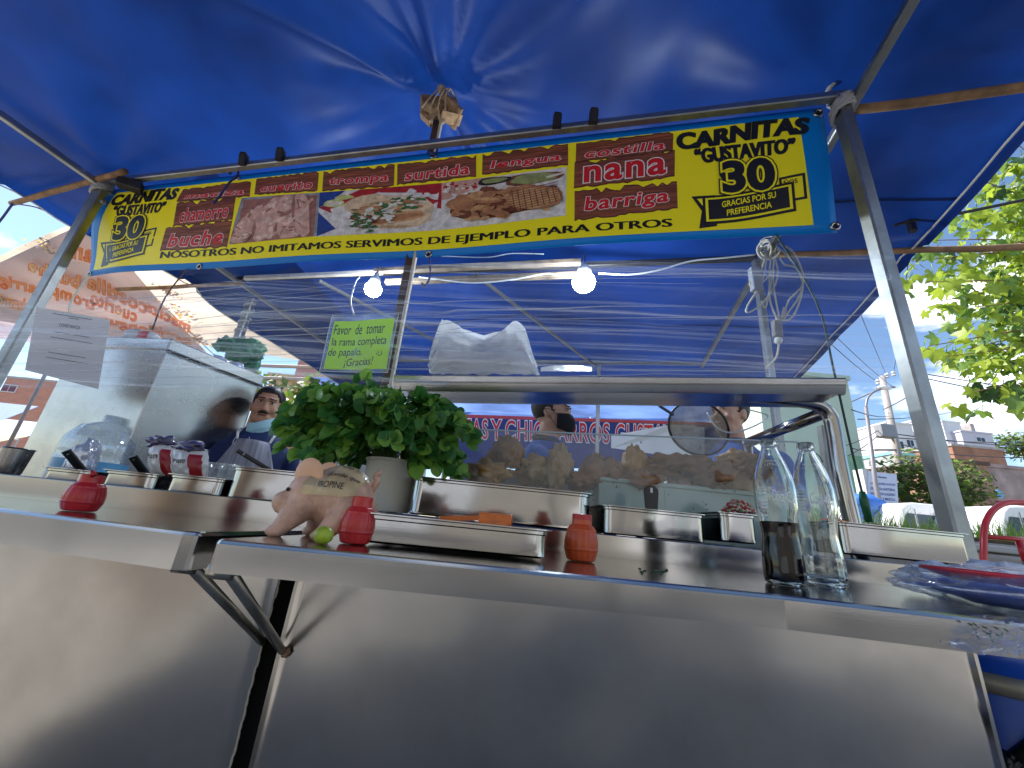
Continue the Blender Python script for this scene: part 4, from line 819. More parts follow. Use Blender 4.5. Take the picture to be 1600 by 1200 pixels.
MB().bar(qq(1213, 502), qq(1215, 527), .055, .04).build('plug', mat('grey_plug', (.22, .21, .2), .35), cb, bevel=.008); MB().ball(qq(1216, 532), .025, 12).build('plug_end', mat('clear_plug', (.55, .55, .5), .2), cb, smooth=True)
m = MB().tube(curve_pts([qq(1217, 538), qq(1213, 558), qq(1198, 575)]), .006, 6); m.build('lead', BC, cb, smooth=True)
MB().bar(qq(1178, 420), qq(1183, 455), .07, .05).build('switch_box', mat('grey_box', (.30, .31, .32), .5), cb, bevel=.006)
cord('cord', [BS(4.36, .655, 0), at(1275, 470, Y=1.30), at(1303, 580, Y=1.28), at(1330, 700, Y=1.30), at(1352, 790, Y=1.30)], .004, mat('dark_green_cord', (.015, .05, .035), .6), 'dark green cord stretched from the banner corner down to the cart corner', n=4)
o = MB().tube([at(1347, 768, Y=1.29), at(1350, 782, Y=1.29), at(1358, 816, Y=1.29)], [.008, .013, .010], 10).build('cord_hook', mat('green_hook', (.01, .12, .04), .4), smooth=True, label='green plastic hook gripping the lower end of the dark cord', cat='hook')
cord('cord', [BS(.92, .66, 0), at(258, 465, Y=2.0), at(238, 515, Y=2.05)], .004, mat('brown_cord', (.06, .03, .025), .7), 'thin brown cord from the left part of the banner down to the steel cabinet', n=3)
cord('guy_rope', [at(1398, 352, Z=3.0), at(1430, 344, Z=3.05), at(1500, 333, Z=3.15), at(1640, 304, Z=3.35)], .010, mat('black_rope', (.012, .012, .02), .7), 'thick dark rope from the right post out to the tree', 'rope')
p_ = at(1424, 352, Z=3.02); MB().bar(p_ + V(0, 0, .04), p_ + V(0, 0, -.05), .035).build('rope_clamp', BLK, label='black clamp hanging from the thick dark rope', cat='clamp', bevel=.004)
cord('guy_string', [at(20, 318, Z=3.0), at(4, 340, Z=2.95), at(-6, 352, Z=2.9)], .008, BROPE, 'blue string end tied to the tip of the thin wooden pole', 'string')
cord('guy_string', [at(22, 318, Z=3.0), at(60, 325, Z=3.02), at(100, 345, Z=3.04), at(140, 365, Z=3.05)], .006, mat('grey_string', (.25, .25, .3), .8), 'grey string running from the wooden pole tip to the pale canopy', 'string')
# ---- stretched plastic film between the posts
_fn = (LJ + V(.1, -.62, 0) - (U(UL, 0) + V(0, -.04, 0))).cross(V(0, 0, 1)).normalized()
def film_base(x, y): return atp(x, y, U(UL, 0) + V(0, -.04, 0), _fn)
def ft(x): return 470 if x < 100 else (470 - (x-100)*.11 if x < 600 else 415-(x-600)*.022)
FLM = clearfilm('stretch_film', .05, .55, (.35, .35, 42), (.90, .93, 1), .10, (.50, .74), diff=.6)
def film(a, b):
    x = -12 + 1405*a; y = (ft(x)*(1-b) + (606 if x < 700 else 598)*b); p = film_base(x, y); return p - e2 * (.012*noise.noise(V(a*2, p.z*14, 0)) + .01*noise.noise(V(a*9, p.z*4, 5)))
fl = MB().grid(film, 90, 60).build('plastic_film', FLM, label='clear stretch film wrapped between the posts above the counter', cat='plastic film', smooth=True)
m = MB()
for k in range(34):
    b = random.random()**.75; a0 = random.uniform(-.02, .75) if k % 3 else 0; a1 = min(1, a0+random.uniform(.15, .6)); ph = random.uniform(0, 9); sl_ = random.uniform(-.03, .03)
    P = [film(a0+(a1-a0)*i/24, min(.995, max(.005, b+sl_*i/24+.006*noise.noise(V(i*.25, ph, 0))))) - e2*.004 for i in range(25)]
    r = random.choice((.0010, .0014, .0018, .0028)); m.tube(P, [r*(.25+.75*math.sin(math.pi*(i+.3)/25)) for i in range(25)], 4, cap=False)
m.build('creases', mat('film_crease', (.80, .83, .88), .18, alpha=.3), fl, kind='stuff', smooth=True)
# ---- sheet of paper behind the film
pp = empty('notice', film_base(95, 590), 'white printed notice sheet in a sleeve behind the film by the left post', 'notice')
def NP(s, t, off=0): return film_base(s, t) + e2*(.03-off)
MB().grid(lambda a, b: NP(*BQ([(44, 474), (160, 494), (140, 604), (24, 574)], a, b)), 8, 8).build('sheet', mat('notice_paper', (.62, .60, .60), .7, trans=.2), pp)
m = MB(); put_text(m, 'CONSTANCIA', [(80, 500), (114, 505), (113, 510), (79, 505)], NP, .002, bold=.02)
for (x, y, w_) in ((95, 491, 16), (70, 484, 62), (72, 513, 55), (66, 521, 66), (62, 545, 60), (58, 553, 66)): m.add([NP(x, y, .002), NP(x+w_, y+w_*.16, .002), NP(x+w_, y+w_*.16+1.2, .002), NP(x, y+1.2, .002)], [(0, 1, 2, 3)])
m.build('lettering', mat('grey_ink', (.10, .10, .12), .5), pp)
# ---- white bags on the hood
hb_ = at(757, 580, Y=1.58); bg_ = empty('bag_stack', hb_, 'stack of crumpled white plastic bags piled on the hood', 'plastic bags'); BGM = fabric('white_bag', (.86, .88, .90), .3, .45, (.9, .92, .95), bump=.25, bs=20)
tops = [[(0, 60), (.06, 20), (.12, 2), (.2, 10), (.32, 30), (.5, 34), (.7, 24), (.85, 14), (.92, 50), (1, 82)], [(0, 64), (.1, 34), (.22, 18), (.38, 36), (.5, 42), (.64, 24), (.78, 8), (.88, 18), (.95, 58), (1, 86)], [(0, 70), (.08, 48), (.3, 44), (.5, 48), (.7, 34), (.84, 30), (.95, 60), (1, 88)]]
for li in range(9):
    tp_ = tops[li % 3]
    def f(a, b, li=li, tp_=tp_):
        x = 672+168*a; y = 585
        for (a0, y0), (a1, y1) in zip(tp_, tp_[1:]):
            if a0 <= a <= a1: y = y0+(y1-y0)*(a-a0)/(a1-a0)
        yt = 490+y+li*1.5+6*noise.noise(V(a*4, li, 0)); yb = 583
        p = at(x + 5*noise.noise(V(b*3, li, 2)), yt*(1-b)+yb*b, Y=1.72-.03*li); return p + V(0, .035*noise.noise(V(a*5, b*3, li*2)) + .016*abs(noise.noise(V(a*15+b*3, b*2.5, li))) + .006*noise.noise(V(a*30, b*14, li)), 0)
    MB().grid(f, 26, 16).build('plastic_bag', BGM, bg_, smooth=True)
MB().grid(lambda a, b: at(845+80*a, 574+6*b - 4*math.sin(a*3)*(1-b), Y=1.62-.16*b), 12, 4).build('bag_roll', BGM, smooth=True, label='flat folded white bag lying on the hood beside the bag stack', cat='plastic bag')
# ================================================================== steel cabinet at the left
E0 = at(262, 545, Y=1.75); ze = E0.z; Er = at(405, 600, Z=ze); El = at(118, 540, Z=ze)
cab = empty('steel_cabinet', V(E0.x, E0.y+.2, 0), 'tall stainless griddle cabinet with a sloping lid behind the left pans', 'cabinet')
CABM = steel('cabinet_steel', col=(.52, .50, .47), rough=.24, brush=(60, 60, 1), wav=.2)
def wall(p, q, z0, z1, nm, m_, th=.012):
    d = (q-p); d.z = 0; L_ = d.length; d.normalize(); nn_ = V(-d.y, d.x, 0); return MB().box(0, L_, 0, th, z0, z1, T=lambda v: V(p.x, p.y, 0) + d*v.x + nn_*v.y + V(0, 0, v.z)).build(nm, m_, cab, bevel=.003)
wall(El, E0, .2, ze-.004, 'side_sheet', CABM); wall(E0, Er, .2, ze-.004, 'front_sheet', CABM)
Bk = El + (Er-E0); wall(Er, Bk, .2, ze-.004, 'back_sheet', CABM)
zt = ze+.05; apex = (El+Bk)/2
m = MB(); o_ = .03
c4 = [V(p.x, p.y, 0) for p in (El, E0, Er, Bk)]; cc = sum(c4, V(0, 0, 0))/4; c4 = [cc + (p-cc)*1.04 for p in c4]
m.add([p + V(0, 0, ze-.008) for p in c4] + [p + V(0, 0, zt) for p in c4], [(0, 1, 5, 4), (1, 2, 6, 5), (2, 3, 7, 6), (3, 0, 4, 7), (3, 2, 1, 0), (4, 5, 6, 7)])
m.build('lid', CABM, cab, bevel=.006)
MB().bar(c4[1] + V(0, 0, ze-.012), c4[2] + V(0, 0, ze-.012), .006).build('lid_seam', VOID, cab)
for p in c4: MB().bar(cc + (p-cc)*.95 , cc + (p-cc)*.95 + V(0, 0, .2), .04).build('leg', GALV, cab)
b_ = at(222, 528, Z=zt+.05); crump(b_, (.085, .05, .04), 4, .25, 20).build('packet', mat('packet_white', (.66, .66, .66), .3, var=.3, vs=9), smooth=True, label='small white and red packet lying on top of the steel cabinet', cat='packet')
bpos = V(b_.x+.02, b_.y-.05, b_.z); MB().grid(lambda a, b: bpos + V(.05*a, -.004*math.sin(a*3), .04*(b-.5)), 4, 4).build('packet_stripe', REDINK, bpy.data.objects['packet'])
cb2 = at(352, 576, Y=2.3); crump(cb2, (.19, .09, .05), 8, .6, 44, rot=Matrix.Rotation(R(18), 3, 'Y')).build('plastic_bag', clearfilm('loose_bag', .4, .85, (9, 9, 9), (.85, .86, .92), .15, (.35, .7)), smooth=True, label='translucent plastic bag slumped along the top of the steel cabinet', cat='plastic bag')
gbp = at(376, 545, Y=2.55); GB = fabric('green_bag', (.03, .20, .10), .5, .3, (.06, .35, .18), bump=.6, bs=14)
o = crump(gbp + V(.05, 0, -.02), (.11, .07, .085), 2, .6, 36).build('green_bag', GB, smooth=True, label='crumpled green plastic bag tied to the wrapped post above the cabinet', cat='plastic bag')
crump(gbp + V(-.10, .0, .02), (.07, .05, .055), 6, .5, 24).build('bag_lobe', GB, o, smooth=True); crump(gbp + V(.12, 0, -.12), (.04, .03, .08), 7, .5, 20).build('bag_tail', GB, o, smooth=True)
for k in range(5):
    pa = bl.lerp(gbp, .15+.2*k); 
m = MB(); bb = V(bl.x, bl.y, 0)
for k in range(9): z = 2.05+.1*k; m.tube([bb + V(.045*math.cos(a), .045*math.sin(a), z+.012*a) for a in [i*.8 for i in range(9)]], .014, 5)
m.build('post_wrap', MT['grey_tape'], canopy, smooth=True)
# water jug, tumbler, packets, cups
jp = at(75, 735, Y=1.62); jz = CT+.002
WJ = clearfilm('jug_plastic', .28, .6, (6, 6, 12), (.80, .90, 1), .08, (.4, .7), diff=.6)
jr = .125; jg = MB().lathe(V(jp.x+.03, 1.75, jz-.16), [(0, 0), (jr*.95, 0), (jr, .02), (jr, .12), (jr*.97, .13), (jr, .14), (jr, .25), (jr*.97, .26), (jr, .27), (jr*.96, .33), (jr*.7, .385), (jr*.25, .41), (jr*.22, .44), (0, .44)], 40).build('water_jug', WJ, smooth=True, label='large clear water jug with a pale blue label standing left of the cabinet', cat='water jug')
MB().lathe(V(jp.x+.03, 1.75, jz-.16), [(jr*1.004, .15), (jr*1.004, .24)], 40).build('jug_label', mat('jug_blue', (.15, .45, .75), .35, var=.5, vs=6), jg, smooth=True)
crump(V(jp.x+.13, 1.6, jz+.07), (.045, .045, .08), 5, .35, 30).build('plastic_bag', MT['loose_bag'], smooth=True, label='clear plastic bag of ice leaning on the water jug', cat='plastic bag')
tb = at(6, 748, Y=1.2); MB().lathe(V(tb.x, 1.2, CT), [(0, 0), (.026, 0), (.028, .006), (.033, .070), (.035, .072), (.034, .074), (.030, .070), (.026, .01), (0, .01)], 36).build('tumbler', steel('tumbler_steel', col=(.35, .34, .33), rough=.25), angle=40, label='dark steel tumbler at the far left end of the cart', cat='tumbler')
def pouch(x0, x1, yt, yb, Y, name, lab, seed):
    def f(a, b, s):
        x = x0+(x1-x0)*a; y = yt+(yb-yt)*b; p = at(x, y + (x-x0)*.05, Y=Y); bul = (math.sin(math.pi*a)*math.sin(math.pi*min(1, b*1.02)))**.5 if 0 < a < 1 and 0 < b < 1 else 0
        return p + V(.004*noise.noise(V(a*6, b*6, seed)), s*.035*bul + .006*noise.noise(V(a*8, b*8, seed)), 0)
    m = MB().grid(lambda a, b: f(a, b, -1), 18, 18).grid(lambda a, b: f(a, b, 1), 18, 18); o = m.build('bean_packet', mat('packet_film', (.74, .73, .70), .25, var=.1, coat=.4), smooth=True, label=lab, cat='packet', group='packets of beans')
    surf = lambda s, t, off: f(s, t, -1) + V(0, -.002-off, 0)
    m = MB().grid(lambda a, b: surf(.62+.3*a, .2+.8*b, 0), 6, 10); m.build('print', mat('packet_red', (.36, .015, .02), .3), o, smooth=True)
    m = MB(); put_text(m, 'Prem', [(.08, .35), (.58, .33), (.58, .50), (.08, .52)], surf, .001, bold=.01, shear=.2); m.build('lettering', BLACKINK, o)
    crump(f(.5, -.04, 0), (.05, .03, .022), seed, .7, 22).build('crumpled_top', mat('packet_violet', (.10, .08, .20), .2, var=.6, vs=16, coat=.6), o, smooth=True)
pouch(234, 276, 692, 742, 1.55, 'a', 'white and red bean packet nearest the steel cabinet', 1); pouch(270, 325, 700, 748, 1.50, 'b', 'cream and red bean packet leaning right of its twin behind the third pan', 5)
cupm = clearfilm('cup_plastic', .3, .6, (5, 5, 30), (.92, .94, .92), .1, (.4, .7))
for i, (x, lab) in enumerate(((334, 'stack of clear plastic cups nearest the bean packets'), (352, 'middle stack of clear plastic cups behind the third pan'), (368, 'stack of clear plastic cups closest to the deep pan'))):
    p = at(x, 745, Y=1.5); MB().lathe(V(p.x, 1.5, CT), [(.020, 0), (.021, .02), (.030, .105), (.032, .107), (.030, .11), (.0, .112)], 24).lathe(V(p.x, 1.5, CT), [(.0305, .09), (.0325, .092), (.0305, .094)], 24).build('cup_stack', cupm, smooth=True, label=lab, cat='cups', group='clear plastic cups')
wp_ = at(1322, 818, Y=1.32); MB().bar(at(1300, 812, Y=1.32), at(1334, 822, Y=1.32), .05, .006).build('orange_tray', MT['orange_plastic'], label='orange tray edge peeking out behind the furthest right pan', cat='tray')
MB().tube(curve_pts([at(1250, 700, Y=1.3), at(1275, 708, Y=1.3), at(1286, 722, Y=1.3)]), .0018, 6).build('hook_wire', BLK, smooth=True, label='bent black wire hook beside the empty bottle neck', cat='hook')
# strainer held by the worker
sc_ = at(1091, 668, Y=1.95); ax = V(-.15, -1, .1).normalized(); Qs = ax.to_track_quat('Z', 'Y').to_matrix()
st_ = empty('strainer', sc_, 'round wire mesh strainer with a dark rim held up behind the guard', 'strainer')
m = MB(); m.tube([sc_ + Qs @ V(.145*math.cos(a*R(9)), .145*math.sin(a*R(9)), 0) for a in range(41)], .006, 8); m.build('rim', mat('rim_dark', (.05, .045, .04), .4, .8), st_, smooth=True)
m = MB()
for i in range(-34, 35):
    c_ = i*.0042; h_ = math.sqrt(max(0, .143**2-c_**2))
    if h_ > .02:
        for o1, o2 in ((0, 1), (1, 0)):
            P = []
            for k in range(9):
                s_ = -h_+2*h_*k/8; x, y = (c_, s_) if o1 == 0 else (s_, c_); P.append(sc_ + Qs @ V(x, y, -.03*(1-(x*x+y*y)/.0205)))
            m.tube(P, .0013, 3, cap=False)
m.build('wire_mesh', mat('mesh_wire', (.48, .42, .30), .4, .6, var=.6, vs=12), st_, kind='stuff')
p = sc_ + Qs @ V(.10, .12, 0); hp = at(1037, 640, Y=1.93); MB().bar(at(1052, 648, Y=1.94), at(1030, 634, Y=1.9), .012).build('handle', BLK, st_)
MB().tube(curve_pts([at(1105, 645, Y=1.9), at(1120, 668, Y=1.88), at(1145, 676, Y=1.88), at(1180, 665, Y=1.9), at(1200, 650, Y=2.0), at(1170, 640, Y=2.0)]), .004, 6).build('loose_cable', WC, smooth=True, label='white cable looping between the strainer and the steel post', cat='cable')
# ================================================================== people
def person(px, py, Y, yaw, label, skin, shirt, hair, mask=None, mous=False, pitch=0, arm=None, apron=None, headh=1.56, hairless=False, girth=1):
    """(px,py) is where the middle of the head is seen; the body stands below it on the ground"""
    hpos = at(px, py, Y=Y); k = hpos.z/headh; base = V(hpos.x, hpos.y, 0)
    Q = Matrix.Translation(base) @ Matrix.Rotation(yaw, 4, 'Z') @ Matrix.Scale(k, 4)
    W = lambda x, y, z: Q @ V(x, y, z)
    root = empty('person', base, label, 'person')
    m = MB(); C_ = lambda a, b, r0, r1: m.cap(W(*a), W(*b), r0*k, r1*k, 16)
    rz = Q.to_3x3().normalized() if False else Matrix.Rotation(yaw, 3, 'Z')
    E_ = lambda c, r, n=20, fn=None: m.ball(W(*c), V(*r)*k, n, rot=rz, fn=fn)
    # head: skull, face, jaw, nose, brow, lips, ears, neck
    E_((0, .012, 1.60), (.074, .092, .092), 28); E_((0, -.022, 1.555), (.064*girth, .072, .085), 24); E_((0, -.040, 1.492), (.048*girth, .052, .040), 20); E_((0, -.078, 1.482), (.022, .018, .018), 14)
    C_((0, -.088, 1.585), (0, -.106, 1.543), .009, .014); E_((.012, -.098, 1.538), (.011, .010, .009), 12); E_((-.012, -.098, 1.538), (.011, .010, .009), 12)
    for s in (-1, 1):
        C_((s*.012, -.089, 1.606), (s*.046, -.072, 1.607), .0085, .007); E_((s*.040, -.068, 1.545), (.022, .022, .022), 14); E_((s*.074*girth**.5, .004, 1.565), (.010, .020, .032), 14)
    C_((-.018, -.090, 1.513), (.018, -.090, 1.513), .008, .008); C_((-.015, -.088, 1.503), (.015, -.088, 1.503), .009, .009)
    C_((0, .020, 1.40), (0, .005, 1.50), .058*girth, .055*girth)
    # trunk, arms, hands, legs
    C_((0, .01, 1.10), (0, .01, 1.30), .135*girth, .12*girth); C_((-.10, .015, 1.30), (.10, .015, 1.30), .075, .075); C_((0, .01, .95), (0, .01, 1.1), .14*girth, .135*girth)
    arms = arm or [[(-.19, .01, 1.30), (-.24, -.02, 1.08), (-.20, -.22, .98)], [(.19, .01, 1.30), (.24, -.02, 1.08), (.20, -.22, .98)]]
    for (a, b, c) in arms:
        C_(a, b, .052, .042); C_(b, c, .040, .028); a_, b_, c_ = V(*a), V(*b), V(*c); d = (c_-b_).normalized(); sd = d.cross(V(0, 0, 1)).normalized(); ctr = c_ + d*.045
        C_(tuple(c_), tuple(c_ + d*.08), .026, .030)
        for i in range(4): f0 = c_ + d*.085 + sd*(-.026+.0175*i); f1 = f0 + d*(.035, .042, .039, .028)[i] + V(0, 0, -.012); f2 = f1 + d*.018 + V(0, 0, -.028); C_(tuple(f0), tuple(f1), .009, .008); C_(tuple(f1), tuple(f2), .008, .007)
        t0 = c_ + d*.03 + sd*(.03 if a[0] < 0 else -.03); t1 = t0 + d*.04 + sd*(.022 if a[0] < 0 else -.022) + V(0, 0, -.01); C_(tuple(t0), tuple(t1), .011, .008)
    for s in (-1, 1): C_((s*.085, .01, .92), (s*.09, .0, .50), .085, .058); C_((s*.09, .0, .50), (s*.09, .02, .09), .055, .038); C_((s*.09, .02, .045), (s*.10, -.14, .035), .040, .034)
    body = m.build('body', skin, root); remesh(body, .0062*k, 3)
    # shirt
    m = MB(); C_((0, .01, 1.0), (0, .01, 1.30), .162*girth, .142*girth); C_((-.11, .015, 1.29), (.11, .015, 1.29), .088, .088); C_((0, .015, 1.31), (0, .012, 1.36), .11, .08); C_((0, .012, 1.36), (0, .012, 1.40), .085*girth, .072*girth)
    for (a, b, c) in arms: C_(a, tuple(V(*a).lerp(V(*b), .72)), .072, .068)
    sh = m.build('shirt', shirt, root); remesh(sh, .011*k, 3)
    m = MB(); 
    for s in (-1, 1): C_((s*.085, .01, .95), (s*.09, .0, .50), .10, .075); C_((s*.09, .0, .50), (s*.09, .02, .10), .072, .062)
    remesh(m.build('trousers', mat('dark_trousers', (.03, .03, .045), .8), root), .014*k, 2)
    # collar
    m = MB(); 
    P = [W(.074*girth*math.sin(a)*1.02, .012-.070*girth*math.cos(a), 1.405+.022*(1-math.cos(a))*.8) for a in [R(15+330*i/20) for i in range(21)]]; m.tube(P, .016*k, 8); m.build('collar', mat('dark_collar', (.02, .022, .03), .8), root, smooth=True)
    # hair
    m = MB(); m.ball(W(0, .018, 1.612), V(.083, .098, .095)*k, 40, rot=rz, fn=lambda d: 1+.015*noise.noise(d*9))
    hm_ = m; inv = Q.inverted(); keepf = []
    for f in hm_.f:
        c = sum((inv @ V(*hm_.v[i]) for i in f), V(0, 0, 0))/len(f)
        line = 1.638 + .012*math.cos(c.x*30) if c.y < -.03 else (1.565 if c.y < .015 else 1.50)
        if c.y < -.03 and abs(c.x) > .06: line = 1.60
        if c.z > line: keepf.append(f)
    hm_.f = keepf; hm_.m = [0]*len(keepf)
    ho = hm_.build('hair', hair, root, smooth=True); solid(ho, .008*k, -1)
    for s in (-1, 1):
        m = MB(); m.ball(W(s*.030, -.0865, 1.583), V(.0105, .007, .0052)*k, 14, rot=rz); e_ = m.build('eye', mat('eye_white', (.45, .40, .37), .3), body, smooth=True)
        MB().ball(W(s*.028, -.0925, 1.583), V(.0050, .0035, .0050)*k, 10, rot=rz).build('iris', mat('iris_dark', (.02, .01, .008), .1), body, smooth=True)
        m = MB(); m.cap(W(s*.014, -.0985, 1.605), W(s*.046, -.0825, 1.606), .0038*k, .0026*k, 8); m.cap(W(s*.018, -.0955, 1.592), W(s*.043, -.085, 1.590), .0028*k, .0022*k, 8); m.build('eyebrow', hair, body, smooth=True)
    if mous: MB().cap(W(-.024, -.0985, 1.521), W(0, -.106, 1.527), .005*k, .0085*k, 10).cap(W(.024, -.0985, 1.521), W(0, -.106, 1.527), .005*k, .0085*k, 10).build('moustache', hair, body, smooth=True)
    MB().cap(W(-.020, -.0975, 1.509), W(.020, -.0975, 1.509), .0042*k, .0042*k, 8).build('lips', mat('lips', (.20, .075, .05), .4), body, smooth=True)
    if mask == 'chin':
        def mf(a, b):
            t = -.62+1.75*a; z = 1.468+.045*max(t, -.25)-.066*b; r = 1.04+.10*math.sin(b*math.pi); return W(.070*girth*math.sin(t)*r, -.012-.098*math.cos(t)*r*(1-.12*b), z+.003*math.sin(b*18))
        mk = MB().grid(mf, 20, 12).build('face_mask', mat('surgical_blue', (.45, .76, .86), .75, var=.08, trans=.15), root, smooth=True); solid(mk, .003*k)
        m = MB()
        m.tube(curve_pts([mf(1, .05), W(.082, .0, 1.52), W(.088, .016, 1.575)]), .0016*k, 5); m.build('mask_loop', WHITE, mk, smooth=True); m = MB(); m.tube(curve_pts([mf(0, .1), W(-.075, -.10, 1.40), W(-.085, -.13, 1.33), W(-.02, -.15, 1.36), mf(.1, .95)]), .0016*k, 5)
        m.build('mask_loop', WHITE, mk, smooth=True)
    if mask == 'black':
        def mf(a, b):
            t = -1.25+2.5*a; z = 1.562-.098*b*(1-.0*abs(t)) ; z = z + (.0 if abs(t) < .5 else (abs(t)-.5)*.03*(b-.3)); r = 1.0+.20*math.sin(b*math.pi)**.8*math.cos(t*.9); return W(.070*math.sin(t)*r, -.018-.092*math.cos(t)*r, z)
        mk = MB().grid(mf, 24, 16).build('face_mask', mat('black_cloth', (.010, .010, .014), .85), root, smooth=True); solid(mk, .003*k)
        m = MB()
        for s, a in ((-1, 0), (1, 1)):
            for b in (.05, .9): m.tube(curve_pts([mf(a, b), W(s*.080, -.01, 1.575 if b < .5 else 1.54), W(s*.087, .018, 1.575)]), .0016*k, 5)
        m.build('mask_loop', BLK, mk, smooth=True)
    if apron:
        def af(a, b):
            t = (a-.5)*2; wd = .06+.09*min(1, b*1.6); return W(wd*1.25*t, -(.165*girth)*math.cos(t*.9)-.012 + .03*(1-b)*.5, 1.36-.46*b)
        ap = MB().grid(af, 20, 20).build('apron', mat('grey_apron', (.34, .34, .40), .85, var=.5, vs=2.0, stretch=(28, 28, .3), bump=.3), root, smooth=True); solid(ap, .004*k)
        m = MB()
        for s, a in ((-1, 0), (1, 1)): m.tube(curve_pts([af(a, .0), W(s*.085, -.09, 1.405), W(s*.078, .03, 1.43)]), .007*k, 6)
        m.build('strap', mat('apron_trim', (.75, .74, .74), .8), ap, smooth=True)
    return root
SK = mat('skin_tan', (.50, .26, .155), .5, var=.12, vs=12, bump=.05); SK2 = mat('skin_light', (.62, .36, .24), .5, var=.1, vs=12)
HR = mat('black_hair', (.010, .008, .007), .5, var=.4, vs=60, stretch=(1, 1, .3), bump=.3)
BSH = mat('blue_shirt', (.008, .022, .10), .75, var=.15, bump=.1)
man = person(417, 640, 2.12, R(24), 'man with a moustache, a blue mask under his chin and a striped apron', SK, BSH, HR, mask='chin', mous=True, apron=True, girth=1.14,
             arm=[[(-.14, .01, 1.27), (-.16, -.06, 1.10), (-.06, -.28, 1.05)], [(.20, .01, 1.28), (.27, -.10, 1.10), (.10, -.34, 1.08)]])
person(862, 650, 2.05, R(68), 'man in profile wearing a black face mask and blue shirt behind the splash guard', SK2, mat('royal_shirt', (.012, .09, .42), .75), mat('dark_brown_hair', (.022, .014, .010), .55), mask='black')
person(1140, 652, 2.10, R(-62), 'man with short hair and a blue collar half hidden by the strainer', SK2, mat('royal_shirt'), mat('dark_brown_hair'))
# ================================================================== neighbouring pale canopy
Zn = 3.30
def NZ(x, y): return at(x, y, Z=Zn)
nc = empty('pale_canopy', NZ(200, 450), 'pale translucent canopy behind the blue one with a printed banner laid over it', 'canopy')
A_, B_, C2, D_ = NZ(-120, 450), NZ(172, 318), NZ(560, 592), NZ(-40, 484)
B2 = NZ(330, 255); C3 = NZ(640, 590)
def ncf(a, b):
    t = A_.lerp(B2, a); s = D_.lerp(C3, a); p = t.lerp(s, b); return p + V(0, 0, .04*noise.noise(V(a*4, b*4, 0)) - .05*math.sin(b*math.pi))
MB().grid(ncf, 40, 30).build('sheet', PALETARP, nc, smooth=True)
for (x0, y0, x1, y1) in ((200, 424, 340, 560), (293, 428, 440, 545)):
    a, b = at(x0, y0, Z=Zn-.06), at(x1, y1, Z=Zn-.06); MB().bar(a, b, .02, .008).build('seam', mat('seam_pale', (.75, .66, .55), .6), nc)
for x0, y0, x1, y1 in ((400, 571, 520, 575), (400, 590, 620, 597)):
    MB().bar(at(x0, y0, Z=Zn-.1), at(x1, y1, Z=Zn-.1), .05).build('rail', mat('pale_rail', (.5, .42, .36), .6), nc)
pbn = empty('printed_banner', NZ(120, 450), 'sunlit printed banner seen from below with mirrored orange food words', 'banner')
quad = [NZ(-60, 432), NZ(150, 330), NZ(345, 562), NZ(-60, 515)]
PBM = fabric('banner_back', (.40, .35, .38), .5, .55, (.44, .37, .41), bump=.05)
def pbf(a, b, off=0):
    p = quad[0].lerp(quad[1], a).lerp(quad[3].lerp(quad[2], a), b); return V(p.x, p.y, Zn-.09-.05*math.sin(b*math.pi)-off)
MB().grid(pbf, 20, 20).build('sheet', PBM, pbn, smooth=True)
OR_ = fabric('orange_print', (.80, .20, .07), .5, .6, (.85, .24, .08)); OY_ = fabric('yellow_print', (.95, .65, .30), .5, .6, (.95, .62, .26))
def px2(s, t, off): return at(s, t, Z=Zn-.15-off)
rows = [('costilla', (140, 428), (232, 470), 21), ('buche', (47, 404), (128, 432), 20), ('barriga', (-10, 424), (72, 446), 22), ('trompa', (70, 440), (150, 470), 21), ('cuerito', (144, 456), (216, 486), 18), ('lengua', (160, 492), (240, 510), 16), ('chamorro', (-30, 450), (50, 470), 18), ('maciza', (230, 470), (300, 505), 15), ('nana', (100, 380), (165, 398), 18), ('oreja', (236, 506), (300, 530), 13)]
for wd, (x0, y0), (x1, y1), h in rows:
    m = MB(); q_ = [(x0, y0), (x1, y1), (x1-4, y1+h), (x0-4, y0+h)]
    put_text(m, wd, q_, px2, 0, 0, bold=.05, mirror=True, ref=.02, shear=.15, space=1.1); m.build('lettering', OR_, pbn); m = MB(); put_text(m, wd, q_, px2, .012, 0, bold=.012, mirror=True, ref=.02, shear=.15, space=1.1); m.build('lettering', OY_, pbn)
for (x0, y0, sx, sy) in ((80, 392, 42, 12), (190, 405, 30, 10), (285, 490, 40, 14), (8, 470, 26, 9), (262, 455, 22, 8), (310, 530, 24, 8)):
    m = MB()
    for k in range(60):
        a = random.gauss(0, .42)*sx; b = random.gauss(0, .42)*sy + a*.4; r = random.uniform(1.2, 3.4); n = 8
        m.add([px2(x0+a+r*math.cos(6.28*i/n)*random.uniform(.6, 1.2), y0+b+r*.5*math.sin(6.28*i/n), .002+.0001*k) for i in range(n)], [tuple(range(n))], k % 2)
    m.build('food_print', [OY_, PBM], pbn, kind='stuff')
MB().lathe(px2(70, 375, .0), [(.02, 0), (.03, .004), (.04, 0)], 12).build('eyelet', GALV, pbn)
